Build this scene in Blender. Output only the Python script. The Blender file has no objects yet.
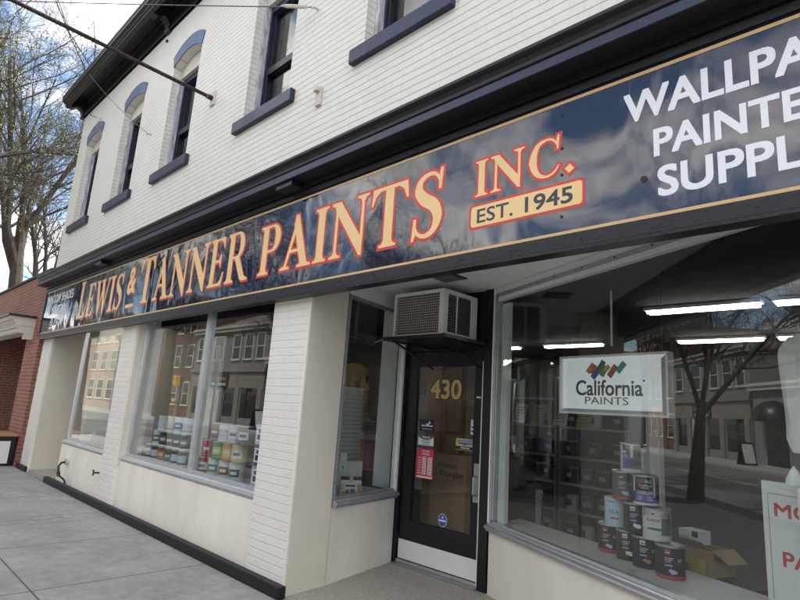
import bpy, bmesh, math, random
from mathutils import Vector, Matrix
from mathutils.geometry import tessellate_polygon
R = math.radians
scene = bpy.context.scene
col = scene.collection

# ------------------------------------------------------------------ camera
cam_data = bpy.data.cameras.new('camera')
cam_data.sensor_width = 36.0
cam_data.lens = 24.75
cam_data.clip_start = 0.05
cam_data.clip_end = 2000
cam = bpy.data.objects.new('camera', cam_data)
col.objects.link(cam)
yaw, pit, rol = R(-44.839), R(11.486), R(3.775)
fw = Vector((math.sin(yaw)*math.cos(pit), math.cos(yaw)*math.cos(pit), math.sin(pit)))
rt = Vector((math.cos(yaw), -math.sin(yaw), 0))
up = rt.cross(fw)
rt2 = rt*math.cos(rol) + up*math.sin(rol)
up2 = up*math.cos(rol) - rt*math.sin(rol)
mw = Matrix((rt2, up2, -fw)).transposed().to_4x4()
mw.translation = Vector((0, -2.862, 1.52))
cam.matrix_world = mw
scene.camera = cam

# ------------------------------------------------------------------ light
SUN_EL, SUN_AZ = 57.0, 24.0           # elevation; azimuth measured from +Y towards +X
world = bpy.data.worlds.new('World')
scene.world = world
world.use_nodes = True
nt = world.node_tree
for n in list(nt.nodes): nt.nodes.remove(n)
def wn(t, **k):
    n = nt.nodes.new(t)
    for a, b in k.items(): setattr(n, a, b)
    return n
wout = wn('ShaderNodeOutputWorld'); wbg = wn('ShaderNodeBackground')
sky = wn('ShaderNodeTexSky'); sky.sky_type = 'NISHITA'; sky.sun_disc = False
sky.sun_elevation = R(SUN_EL); sky.sun_rotation = R(SUN_AZ)
wbg.inputs['Strength'].default_value = 0.12
tc = wn('ShaderNodeTexCoord'); sx = wn('ShaderNodeSeparateXYZ')
nt.links.new(tc.outputs['Generated'], sx.inputs[0])
ad = wn('ShaderNodeMath', operation='ADD'); ad.inputs[1].default_value = 0.22
mx0 = wn('ShaderNodeMath', operation='MAXIMUM'); mx0.inputs[1].default_value = 0.0
nt.links.new(sx.outputs['Z'], mx0.inputs[0]); nt.links.new(mx0.outputs[0], ad.inputs[0])
dx = wn('ShaderNodeMath', operation='DIVIDE'); dy = wn('ShaderNodeMath', operation='DIVIDE')
nt.links.new(sx.outputs['X'], dx.inputs[0]); nt.links.new(ad.outputs[0], dx.inputs[1])
nt.links.new(sx.outputs['Y'], dy.inputs[0]); nt.links.new(ad.outputs[0], dy.inputs[1])
cb = wn('ShaderNodeCombineXYZ')
nt.links.new(dx.outputs[0], cb.inputs[0]); nt.links.new(dy.outputs[0], cb.inputs[1])
nz = wn('ShaderNodeTexNoise'); nz.inputs['Scale'].default_value = 1.7; nz.inputs['Detail'].default_value = 9
nz.inputs['Roughness'].default_value = 0.58; nz.inputs['Distortion'].default_value = 0.25
mp = wn('ShaderNodeMapping'); mp.inputs['Location'].default_value = (3.1, 1.7, 0)
nt.links.new(cb.outputs[0], mp.inputs[0]); nt.links.new(mp.outputs[0], nz.inputs['Vector'])
rp = wn('ShaderNodeValToRGB')
rp.color_ramp.elements[0].position = 0.44; rp.color_ramp.elements[0].color = (0, 0, 0, 1)
rp.color_ramp.elements[1].position = 0.565; rp.color_ramp.elements[1].color = (1, 1, 1, 1)
nt.links.new(nz.outputs['Fac'], rp.inputs[0])
nz2 = wn('ShaderNodeTexNoise'); nz2.inputs['Scale'].default_value = 4.5; nz2.inputs['Detail'].default_value = 6
nt.links.new(mp.outputs[0], nz2.inputs['Vector'])
rc = wn('ShaderNodeValToRGB')
rc.color_ramp.elements[0].position = 0.3; rc.color_ramp.elements[0].color = (5.7, 5.6, 5.6, 1)
rc.color_ramp.elements[1].position = 0.62; rc.color_ramp.elements[1].color = (11.2, 10.8, 10.2, 1)
nt.links.new(nz2.outputs['Fac'], rc.inputs[0])
sm = wn('ShaderNodeMixRGB'); 
nt.links.new(rp.outputs[0], sm.inputs[0]); nt.links.new(sky.outputs[0], sm.inputs[1]); nt.links.new(rc.outputs[0], sm.inputs[2])
nt.links.new(sm.outputs[0], wbg.inputs['Color']); nt.links.new(wbg.outputs[0], wout.inputs[0])

sun_d = bpy.data.lights.new('sun', 'SUN'); sun_d.energy = 3.0; sun_d.angle = R(0.53); sun_d.color = (1, .95, .87)
sun = bpy.data.objects.new('sun', sun_d); col.objects.link(sun)
sv = Vector((math.sin(R(SUN_AZ))*math.cos(R(SUN_EL)), math.cos(R(SUN_AZ))*math.cos(R(SUN_EL)), math.sin(R(SUN_EL))))
sun.rotation_euler = sv.to_track_quat('Z', 'Y').to_euler(); sun.location = sv*60
vs = scene.view_settings
vs.view_transform = 'Standard'; vs.look = 'None'; vs.gamma = 1; vs.use_curve_mapping = False
vs.exposure = 1.47

# ------------------------------------------------------------------ materials
def base_mat(name):
    m = bpy.data.materials.new(name); m.use_nodes = True
    return m, m.node_tree, m.node_tree.nodes['Principled BSDF']
def pm(name, c, rough=.6, metal=0, var=.12, scale=6, bump=0, bscale=60, ior=1.45, streak=None, emit=0, alpha=None):
    m, t, b = base_mat(name)
    b.inputs['Roughness'].default_value = rough; b.inputs['Metallic'].default_value = metal
    b.inputs['IOR'].default_value = ior
    c = tuple(c)
    b.inputs['Base Color'].default_value = c+(1,)
    tcn = t.nodes.new('ShaderNodeTexCoord')
    if var:
        n = t.nodes.new('ShaderNodeTexNoise'); n.inputs['Scale'].default_value = scale; n.inputs['Detail'].default_value = 7
        n.inputs['Roughness'].default_value = .62
        src = tcn.outputs['Object']
        if streak:
            q = t.nodes.new('ShaderNodeMapping'); q.inputs['Scale'].default_value = streak
            t.links.new(src, q.inputs[0]); src = q.outputs[0]
        t.links.new(src, n.inputs['Vector'])
        r = t.nodes.new('ShaderNodeValToRGB')
        r.color_ramp.elements[0].position = .3; r.color_ramp.elements[1].position = .7
        r.color_ramp.elements[0].color = tuple(x*(1-var) for x in c)+(1,)
        r.color_ramp.elements[1].color = tuple(min(1, x*(1+var*.7)) for x in c)+(1,)
        t.links.new(n.outputs['Fac'], r.inputs[0]); t.links.new(r.outputs[0], b.inputs['Base Color'])
    if bump:
        n2 = t.nodes.new('ShaderNodeTexNoise'); n2.inputs['Scale'].default_value = bscale; n2.inputs['Detail'].default_value = 4
        t.links.new(tcn.outputs['Object'], n2.inputs['Vector'])
        bp = t.nodes.new('ShaderNodeBump'); bp.inputs['Strength'].default_value = bump; bp.inputs['Distance'].default_value = .02
        t.links.new(n2.outputs['Fac'], bp.inputs['Height']); t.links.new(bp.outputs[0], b.inputs['Normal'])
    if emit:
        b.inputs['Emission Color'].default_value = c+(1,); b.inputs['Emission Strength'].default_value = emit
    return m
def brick_mat(name, c1, c2, mortar, bw=.215, rh=.075, ms=.006, bump=.5, rough=.6, grime=.12, soft=.1, peel=0, gscale=1.3, course=None):
    m, t, b = base_mat(name)
    b.inputs['Roughness'].default_value = rough
    tcn = t.nodes.new('ShaderNodeTexCoord'); s = t.nodes.new('ShaderNodeSeparateXYZ'); c = t.nodes.new('ShaderNodeCombineXYZ')
    a = t.nodes.new('ShaderNodeMath'); a.operation = 'ADD'
    t.links.new(tcn.outputs['Object'], s.inputs[0]); t.links.new(s.outputs[0], a.inputs[0]); t.links.new(s.outputs[1], a.inputs[1])
    t.links.new(a.outputs[0], c.inputs[0]); t.links.new(s.outputs[2], c.inputs[1])
    # slight waviness of the courses
    wv = t.nodes.new('ShaderNodeTexNoise'); wv.inputs['Scale'].default_value = 7; wv.inputs['Detail'].default_value = 3
    t.links.new(c.outputs[0], wv.inputs['Vector'])
    ws = t.nodes.new('ShaderNodeVectorMath'); ws.operation = 'SCALE'; ws.inputs['Scale'].default_value = .012
    t.links.new(wv.outputs['Color'], ws.inputs[0])
    wa = t.nodes.new('ShaderNodeVectorMath'); wa.operation = 'ADD'
    t.links.new(c.outputs[0], wa.inputs[0]); t.links.new(ws.outputs[0], wa.inputs[1])
    k = t.nodes.new('ShaderNodeTexBrick')
    k.inputs['Color1'].default_value = c1+(1,); k.inputs['Color2'].default_value = c2+(1,); k.inputs['Mortar'].default_value = mortar+(1,)
    k.inputs['Scale'].default_value = 1; k.inputs['Mortar Size'].default_value = ms; k.inputs['Mortar Smooth'].default_value = soft
    k.inputs['Brick Width'].default_value = bw; k.inputs['Row Height'].default_value = rh
    t.links.new(wa.outputs[0], k.inputs['Vector'])
    n = t.nodes.new('ShaderNodeTexNoise'); n.inputs['Scale'].default_value = gscale; n.inputs['Detail'].default_value = 8; n.inputs['Roughness'].default_value = .65
    t.links.new(tcn.outputs['Object'], n.inputs['Vector'])
    r = t.nodes.new('ShaderNodeValToRGB'); r.color_ramp.elements[0].position = .3; r.color_ramp.elements[1].position = .7
    v = 1-grime; r.color_ramp.elements[0].color = (v, v, v*.97, 1); r.color_ramp.elements[1].color = (1, 1, 1, 1)
    t.links.new(n.outputs['Fac'], r.inputs[0])
    mx = t.nodes.new('ShaderNodeMixRGB'); mx.blend_type = 'MULTIPLY'; mx.inputs[0].default_value = 1
    t.links.new(k.outputs['Color'], mx.inputs[1]); t.links.new(r.outputs[0], mx.inputs[2])
    last = mx.outputs[0]
    crs = None
    if course:                              # dark line along each bed joint, mostly its shadow painted into the colour
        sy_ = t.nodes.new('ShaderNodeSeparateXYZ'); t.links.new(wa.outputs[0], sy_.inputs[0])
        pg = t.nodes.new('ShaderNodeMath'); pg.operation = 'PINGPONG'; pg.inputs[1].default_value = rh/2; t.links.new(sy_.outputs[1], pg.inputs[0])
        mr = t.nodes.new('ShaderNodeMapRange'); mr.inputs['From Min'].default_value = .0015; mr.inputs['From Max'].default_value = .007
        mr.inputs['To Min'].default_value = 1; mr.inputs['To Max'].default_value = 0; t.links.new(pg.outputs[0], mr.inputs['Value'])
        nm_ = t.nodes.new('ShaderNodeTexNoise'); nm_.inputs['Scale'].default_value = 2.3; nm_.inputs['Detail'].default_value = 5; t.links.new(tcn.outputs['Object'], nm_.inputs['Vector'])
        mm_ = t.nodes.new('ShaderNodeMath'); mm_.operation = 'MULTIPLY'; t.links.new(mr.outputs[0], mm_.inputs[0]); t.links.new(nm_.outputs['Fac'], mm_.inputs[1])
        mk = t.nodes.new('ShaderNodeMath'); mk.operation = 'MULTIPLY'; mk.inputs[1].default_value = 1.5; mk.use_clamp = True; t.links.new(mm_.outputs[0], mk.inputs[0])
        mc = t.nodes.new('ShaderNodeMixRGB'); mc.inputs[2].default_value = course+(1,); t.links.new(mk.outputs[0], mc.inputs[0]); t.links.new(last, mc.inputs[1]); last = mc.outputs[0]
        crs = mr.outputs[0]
    if peel:
        n3 = t.nodes.new('ShaderNodeTexNoise'); n3.inputs['Scale'].default_value = 11; n3.inputs['Detail'].default_value = 6
        t.links.new(tcn.outputs['Object'], n3.inputs['Vector'])
        r3 = t.nodes.new('ShaderNodeValToRGB'); r3.color_ramp.elements[0].position = .69; r3.color_ramp.elements[1].position = .73
        t.links.new(n3.outputs['Fac'], r3.inputs[0])
        m3 = t.nodes.new('ShaderNodeMixRGB'); m3.inputs[2].default_value = (.36, .33, .30, 1)
        ml = t.nodes.new('ShaderNodeMath'); ml.operation = 'MULTIPLY'; ml.inputs[1].default_value = peel
        t.links.new(r3.outputs[0], ml.inputs[0]); t.links.new(ml.outputs[0], m3.inputs[0]); t.links.new(last, m3.inputs[1]); last = m3.outputs[0]
    t.links.new(last, b.inputs['Base Color'])
    iv = t.nodes.new('ShaderNodeMath'); iv.operation = 'SUBTRACT'; iv.inputs[0].default_value = 1
    t.links.new(k.outputs['Fac'], iv.inputs[1])
    nb = t.nodes.new('ShaderNodeTexNoise'); nb.inputs['Scale'].default_value = 30; nb.inputs['Detail'].default_value = 4
    t.links.new(tcn.outputs['Object'], nb.inputs['Vector'])
    am = t.nodes.new('ShaderNodeMath'); am.operation = 'MULTIPLY_ADD'; am.inputs[1].default_value = .3
    t.links.new(nb.outputs['Fac'], am.inputs[0]); t.links.new(iv.outputs[0], am.inputs[2])
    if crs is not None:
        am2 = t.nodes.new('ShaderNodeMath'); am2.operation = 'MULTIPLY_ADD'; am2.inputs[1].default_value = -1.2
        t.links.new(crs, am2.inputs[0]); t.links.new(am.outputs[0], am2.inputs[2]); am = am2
    bp = t.nodes.new('ShaderNodeBump'); bp.inputs['Strength'].default_value = bump; bp.inputs['Distance'].default_value = .008
    t.links.new(am.outputs[0], bp.inputs['Height']); t.links.new(bp.outputs[0], b.inputs['Normal'])
    return m
def glass_mat(name, tint=(.93, .96, .95), f0=.05, gain=1.0, wave=.0):
    m = bpy.data.materials.new(name); m.use_nodes = True; t = m.node_tree
    for n in list(t.nodes): t.nodes.remove(n)
    o = t.nodes.new('ShaderNodeOutputMaterial'); mix = t.nodes.new('ShaderNodeMixShader')
    tr = t.nodes.new('ShaderNodeBsdfTransparent'); tr.inputs[0].default_value = tint+(1,)
    gl = t.nodes.new('ShaderNodeBsdfGlossy'); gl.inputs['Roughness'].default_value = 0.0; gl.inputs[0].default_value = (1, 1, 1, 1)
    lw = t.nodes.new('ShaderNodeLayerWeight'); lw.inputs['Blend'].default_value = .5
    pw = t.nodes.new('ShaderNodeMath'); pw.operation = 'POWER'; pw.inputs[1].default_value = 5
    t.links.new(lw.outputs['Facing'], pw.inputs[0])
    ma = t.nodes.new('ShaderNodeMath'); ma.operation = 'MULTIPLY_ADD'; ma.inputs[1].default_value = (1-f0)*gain; ma.inputs[2].default_value = f0*gain
    t.links.new(pw.outputs[0], ma.inputs[0])
    t.links.new(ma.outputs[0], mix.inputs[0]); t.links.new(tr.outputs[0], mix.inputs[1]); t.links.new(gl.outputs[0], mix.inputs[2])
    t.links.new(mix.outputs[0], o.inputs[0])
    if wave:
        n = t.nodes.new('ShaderNodeTexNoise'); n.inputs['Scale'].default_value = 1.1; n.inputs['Detail'].default_value = 1
        c = t.nodes.new('ShaderNodeTexCoord'); t.links.new(c.outputs['Object'], n.inputs['Vector'])
        bp = t.nodes.new('ShaderNodeBump'); bp.inputs['Strength'].default_value = wave; bp.inputs['Distance'].default_value = .02
        t.links.new(n.outputs['Fac'], bp.inputs['Height']); t.links.new(bp.outputs[0], gl.inputs['Normal'])
    return m

M = {}
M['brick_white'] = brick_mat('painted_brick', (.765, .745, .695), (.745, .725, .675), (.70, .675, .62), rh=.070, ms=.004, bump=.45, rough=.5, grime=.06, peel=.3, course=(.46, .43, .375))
M['brick_pillar'] = brick_mat('painted_brick_pillar', (.82, .80, .745), (.80, .78, .725), (.76, .735, .68), rh=.070, ms=.006, bump=.32, rough=.5, grime=.09, soft=.4, course=(.72, .695, .635))
M['brick_red'] = brick_mat('red_brick', (.35, .125, .085), (.27, .09, .062), (.36, .25, .21), ms=.010, bump=.7, rough=.8, grime=.25)
M['brick_dark'] = brick_mat('dark_red_brick', (.20, .066, .046), (.14, .045, .033), (.22, .14, .11), ms=.010, bump=.7, rough=.8, grime=.25)
M['brick_grey'] = brick_mat('grey_brick', (.25, .235, .21), (.21, .195, .17), (.27, .26, .235), ms=.010, bump=.5, rough=.8, grime=.2)
M['brick_orange'] = brick_mat('orange_brick', (.36, .23, .155), (.31, .19, .13), (.40, .36, .31), ms=.010, bump=.4, rough=.8, grime=.15)
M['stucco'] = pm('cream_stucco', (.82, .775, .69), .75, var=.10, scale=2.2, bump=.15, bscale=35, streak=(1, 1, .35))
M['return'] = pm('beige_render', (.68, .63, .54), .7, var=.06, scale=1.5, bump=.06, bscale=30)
M['soffit'] = pm('white_soffit_paint', (.80, .80, .78), .6, var=.05, scale=1.2, bump=.03, bscale=14)
M['black_paint'] = pm('black_gloss_paint', (.010, .011, .014), .32, var=.25, scale=9, bump=.12, bscale=40)
M['cornice_paint'] = pm('black_cornice_paint', (.013, .014, .018), .42, var=.3, scale=6, bump=.15, bscale=30)
M['fin'] = pm('dusty_fins', (.20, .185, .165), .6, var=.3, scale=20)
M['navy_paint'] = pm('navy_paint', (.018, .027, .066), .38, var=.3, scale=7, bump=.12, bscale=40)
M['arch_blue'] = pm('slate_blue_paint', (.085, .135, .26), .5, var=.18, scale=8, bump=.15, bscale=40)
M['curb_black'] = pm('black_curb_paint', (.009, .010, .014), .55, var=.45, scale=14, bump=.15, bscale=40)
M['alu'] = pm('aluminium', (.62, .64, .67), .34, metal=.75, var=.10, scale=9)
M['alu_dark'] = pm('weathered_aluminium', (.42, .44, .47), .42, metal=.6, var=.15, scale=9)
M['white_metal'] = pm('white_metal', (.80, .81, .80), .4, var=.06)
M['white_wood'] = pm('white_painted_wood', (.74, .76, .76), .5, var=.05, streak=(6, 6, .6))
M['weathered'] = pm('flaking_white_paint', (.50, .52, .56), .75, var=.55, scale=22, streak=(1, 1, .25), bump=.3)
M['glass'] = glass_mat('window_glass', f0=.05, gain=1.12)
M['glass_up'] = glass_mat('old_window_glass', tint=(.7, .74, .76), f0=.06, gain=1.15, wave=.10)
M['glass_door'] = glass_mat('door_glass', tint=(.86, .87, .86), f0=.035)
M['dark_glass'] = pm('dark_glass', (.012, .014, .016), .04, var=0, ior=1.5)
M['gold'] = pm('gold_stripe', (.72, .47, .22), .35, var=.06)
M['letter_gold'] = pm('cream_gold_vinyl', (.86, .60, .28), .28, var=.03)
M['letter_red'] = pm('red_vinyl', (.62, .045, .035), .3, var=.03)
M['letter_white'] = pm('white_vinyl', (.80, .84, .90), .3, var=.02)
M['letter_navy'] = pm('navy_vinyl', (.03, .035, .06), .3, var=.02)
M['number_gold'] = pm('gold_leaf', (.62, .45, .17), .35, metal=.3, var=.1, scale=30)
M['black'] = pm('black_plastic', (.012, .012, .013), .35, var=.1)
M['rust'] = pm('rusty_steel', (.055, .035, .028), .7, metal=.3, var=.5, scale=30, bump=.3)
M['steel'] = pm('galvanised_steel', (.45, .46, .47), .4, metal=.8, var=.2)
M['wire'] = pm('wire_steel', (.14, .13, .12), .5, metal=.6, var=.1)
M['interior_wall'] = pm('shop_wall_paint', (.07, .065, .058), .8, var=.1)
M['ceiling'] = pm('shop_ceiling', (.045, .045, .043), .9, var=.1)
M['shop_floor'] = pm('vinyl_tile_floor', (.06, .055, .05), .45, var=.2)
M['wood'] = pm('brown_wood', (.19, .095, .042), .45, var=.3, scale=5, streak=(8, 8, .7))
M['oak'] = pm('oak_wood', (.40, .24, .12), .5, var=.25, scale=5, streak=(8, 8, .7))
M['cardboard'] = pm('cardboard', (.46, .31, .19), .85, var=.08, scale=5)
M['deck'] = pm('grey_laminate', (.48, .47, .45), .55, var=.08, scale=12)
M['paper'] = pm('white_paper', (.78, .80, .80), .75, var=.04)
M['cloth_white'] = pm('white_cotton', (.78, .80, .80), .9, var=.06, bump=.25, bscale=18)
M['can_black'] = pm('black_label', (.018, .019, .020), .45, var=.15)
M['can_white'] = pm('white_label', (.58, .60, .62), .45, var=.04)
M['can_blue'] = pm('pale_blue_label', (.46, .60, .74), .45, var=.06)
M['can_purple'] = pm('purple_label', (.10, .085, .33), .45, var=.05)
M['can_red'] = pm('red_band', (.40, .06, .06), .45, var=.05)
M['can_green'] = pm('green_label', (.09, .27, .06), .45, var=.05)
M['can_dgreen'] = pm('dark_green_label', (.02, .12, .08), .45, var=.05)
M['can_orange'] = pm('orange_label', (.55, .24, .06), .45, var=.05)
M['can_yellow'] = pm('yellow_label', (.52, .45, .16), .45, var=.05)
M['can_grey'] = pm('grey_label', (.10, .11, .12), .45, var=.1)
M['can_lilac'] = pm('lilac_label', (.50, .44, .66), .45, var=.2, scale=30)
M['teal'] = pm('teal_ink', (.03, .30, .32), .45, var=0)
M['ink_blue'] = pm('blue_ink', (.03, .08, .42), .45, var=0)
M['ink_red'] = pm('red_ink', (.56, .05, .04), .45, var=0)
M['tin'] = pm('tin_lid', (.52, .53, .54), .32, metal=.85, var=.1)
M['pink'] = pm('red_poster_ink', (.66, .06, .10), .5, var=.02)
M['tube'] = pm('fluorescent_tube', (1, .97, .90), .5, var=0, emit=6.5)
M['lightbox'] = pm('lightbox_face', (.70, .75, .79), .35, var=.06, scale=3, emit=.13)
M['concrete'] = pm('sidewalk_concrete', (.30, .30, .29), .85, var=.28, scale=2.2, bump=.35, bscale=120)
M['asphalt'] = pm('asphalt', (.15, .15, .148), .9, var=.25, scale=3, bump=.4, bscale=180)
M['kerb'] = pm('kerb_concrete', (.36, .35, .33), .85, var=.2, bump=.3)
M['yellow_line'] = pm('yellow_road_paint', (.62, .42, .06), .7, var=.2, scale=20)
M['earth'] = pm('ground_earth', (.16, .15, .12), .95, var=.3, scale=.5)
M['mulch'] = pm('mulch', (.13, .065, .04), .95, var=.5, scale=40, bump=.9, bscale=60)
M['bark'] = pm('bark', (.066, .052, .041), .95, var=.45, scale=14, streak=(1, 1, .3), bump=.8, bscale=26)
M['twig'] = pm('twig_bark', (.064, .051, .041), .9, var=.25)
M['bud'] = pm('spring_leaf', (.19, .24, .05), .7, var=.3, scale=3)
M['leaf'] = pm('young_leaf', (.10, .16, .03), .7, var=.4, scale=3)
M['signal_yellow'] = pm('signal_yellow', (.70, .38, .02), .45, var=.05)
M['roof_brown'] = pm('roof_shingle', (.16, .13, .11), .9, var=.25, scale=8)
M['stone'] = pm('limestone', (.40, .37, .31), .8, var=.12)
M['stone_tan'] = pm('tan_stone', (.235, .215, .18), .8, var=.15)
M['panel_grey'] = pm('grey_cladding', (.22, .22, .235), .7, var=.06)
M['white_trim'] = pm('cream_trim', (.60, .57, .50), .6, var=.08)

def sign_mat():
    m, t, b = base_mat('navy_sign_sheet')
    b.inputs['Base Color'].default_value = (.010, .014, .034, 1); b.inputs['Roughness'].default_value = .035; b.inputs['IOR'].default_value = 1.75
    c = t.nodes.new('ShaderNodeTexCoord'); mp_ = t.nodes.new('ShaderNodeMapping'); mp_.inputs['Scale'].default_value = (1, 1, .55)
    t.links.new(c.outputs['Object'], mp_.inputs[0])
    n = t.nodes.new('ShaderNodeTexNoise'); n.inputs['Scale'].default_value = 1.7; n.inputs['Detail'].default_value = 1.6; n.inputs['Distortion'].default_value = .8
    n2 = t.nodes.new('ShaderNodeTexNoise'); n2.inputs['Scale'].default_value = 45; n2.inputs['Detail'].default_value = 1
    mp2 = t.nodes.new('ShaderNodeMapping'); mp2.inputs['Scale'].default_value = (1, 1, .06)
    t.links.new(c.outputs['Object'], mp2.inputs[0]); t.links.new(mp2.outputs[0], n2.inputs['Vector'])
    t.links.new(mp_.outputs[0], n.inputs['Vector'])
    b1 = t.nodes.new('ShaderNodeBump'); b1.inputs['Strength'].default_value = .42; b1.inputs['Distance'].default_value = .035
    b2 = t.nodes.new('ShaderNodeBump'); b2.inputs['Strength'].default_value = .012; b2.inputs['Distance'].default_value = .004
    t.links.new(n.outputs['Fac'], b1.inputs['Height']); t.links.new(n2.outputs['Fac'], b2.inputs['Height'])
    t.links.new(b1.outputs[0], b2.inputs['Normal']); t.links.new(b2.outputs[0], b.inputs['Normal'])
    return m
M['sign'] = sign_mat()

def sidewalk_mat():
    # concrete flags: tooled joints every 1.46 m, stains, cracks
    m, t, b = base_mat('sidewalk_flags'); b.inputs['Roughness'].default_value = .85
    c = t.nodes.new('ShaderNodeTexCoord')
    def noise(sc, det=6, dist=0):
        n = t.nodes.new('ShaderNodeTexNoise'); n.inputs['Scale'].default_value = sc; n.inputs['Detail'].default_value = det
        n.inputs['Distortion'].default_value = dist; n.inputs['Roughness'].default_value = .65
        t.links.new(c.outputs['Object'], n.inputs['Vector']); return n
    def ramp(src, p0, c0, p1, c1):
        r = t.nodes.new('ShaderNodeValToRGB'); r.color_ramp.elements[0].position = p0; r.color_ramp.elements[1].position = p1
        r.color_ramp.elements[0].color = c0+(1,); r.color_ramp.elements[1].color = c1+(1,); t.links.new(src, r.inputs[0]); return r.outputs[0]
    def mul(a, b_):
        x = t.nodes.new('ShaderNodeMixRGB'); x.blend_type = 'MULTIPLY'; x.inputs[0].default_value = 1
        t.links.new(a, x.inputs[1]); t.links.new(b_, x.inputs[2]); return x.outputs[0]
    o = ramp(noise(1.6).outputs['Fac'], .3, (.285, .28, .265), .7, (.40, .393, .375))
    o = mul(o, ramp(noise(9, 8).outputs['Fac'], .3, (.82, .82, .82), .65, (1.05, 1.05, 1.05)))
    o = mul(o, ramp(noise(160, 2).outputs['Fac'], .3, (.72, .72, .70), .6, (1.08, 1.08, 1.08)))
    o = mul(o, ramp(noise(.9, 5, 1.5).outputs['Fac'], .66, (1, 1, 1), .74, (.78, .68, .58)))
    sep = t.nodes.new('ShaderNodeSeparateXYZ'); t.links.new(c.outputs['Object'], sep.inputs[0])
    def joint(src, off, per, w):
        a = t.nodes.new('ShaderNodeMath'); a.operation = 'ADD'; a.inputs[1].default_value = off; t.links.new(src, a.inputs[0])
        p = t.nodes.new('ShaderNodeMath'); p.operation = 'PINGPONG'; p.inputs[1].default_value = per/2; t.links.new(a.outputs[0], p.inputs[0])
        l = t.nodes.new('ShaderNodeMath'); l.operation = 'LESS_THAN'; l.inputs[1].default_value = w; t.links.new(p.outputs[0], l.inputs[0]); return l.outputs[0]
    j1 = joint(sep.outputs[0], 5.13, 1.43, .006); j2 = joint(sep.outputs[1], 1.485, 1.45, .006)
    mxj = t.nodes.new('ShaderNodeMath'); mxj.operation = 'MAXIMUM'; t.links.new(j1, mxj.inputs[0]); t.links.new(j2, mxj.inputs[1])
    # cracks from a voronoi edge, only where a mask noise is high
    v = t.nodes.new('ShaderNodeTexVoronoi'); v.feature = 'DISTANCE_TO_EDGE'; v.inputs['Scale'].default_value = .55
    dn = noise(3, 5); vm = t.nodes.new('ShaderNodeVectorMath'); vm.operation = 'MULTIPLY_ADD'; vm.inputs[1].default_value = (.5, .5, 0)
    t.links.new(dn.outputs['Color'], vm.inputs[0]); t.links.new(c.outputs['Object'], vm.inputs[2]); t.links.new(vm.outputs[0], v.inputs['Vector'])
    lc = t.nodes.new('ShaderNodeMath'); lc.operation = 'LESS_THAN'; lc.inputs[1].default_value = .0035; t.links.new(v.outputs[0], lc.inputs[0])
    mxk = t.nodes.new('ShaderNodeMath'); mxk.operation = 'MULTIPLY_ADD'; mxk.inputs[1].default_value = .30; mxk.use_clamp = True
    t.links.new(lc.outputs[0], mxk.inputs[0]); t.links.new(mxj.outputs[0], mxk.inputs[2])
    x = t.nodes.new('ShaderNodeMixRGB'); x.inputs[2].default_value = (.075, .07, .065, 1)
    t.links.new(mxk.outputs[0], x.inputs[0]); t.links.new(o, x.inputs[1]); t.links.new(x.outputs[0], b.inputs['Base Color'])
    h = t.nodes.new('ShaderNodeMath'); h.operation = 'SUBTRACT'; nn = noise(140, 3)
    t.links.new(nn.outputs['Fac'], h.inputs[0]); t.links.new(mxk.outputs[0], h.inputs[1])
    bp = t.nodes.new('ShaderNodeBump'); bp.inputs['Strength'].default_value = .45; bp.inputs['Distance'].default_value = .008
    t.links.new(h.outputs[0], bp.inputs['Height']); t.links.new(bp.outputs[0], b.inputs['Normal'])
    return m
M['sidewalk'] = sidewalk_mat()
M['entry'] = pm('worn_entry_concrete', (.40, .375, .33), .9, var=.24, scale=34, bump=.5, bscale=90)

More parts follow.
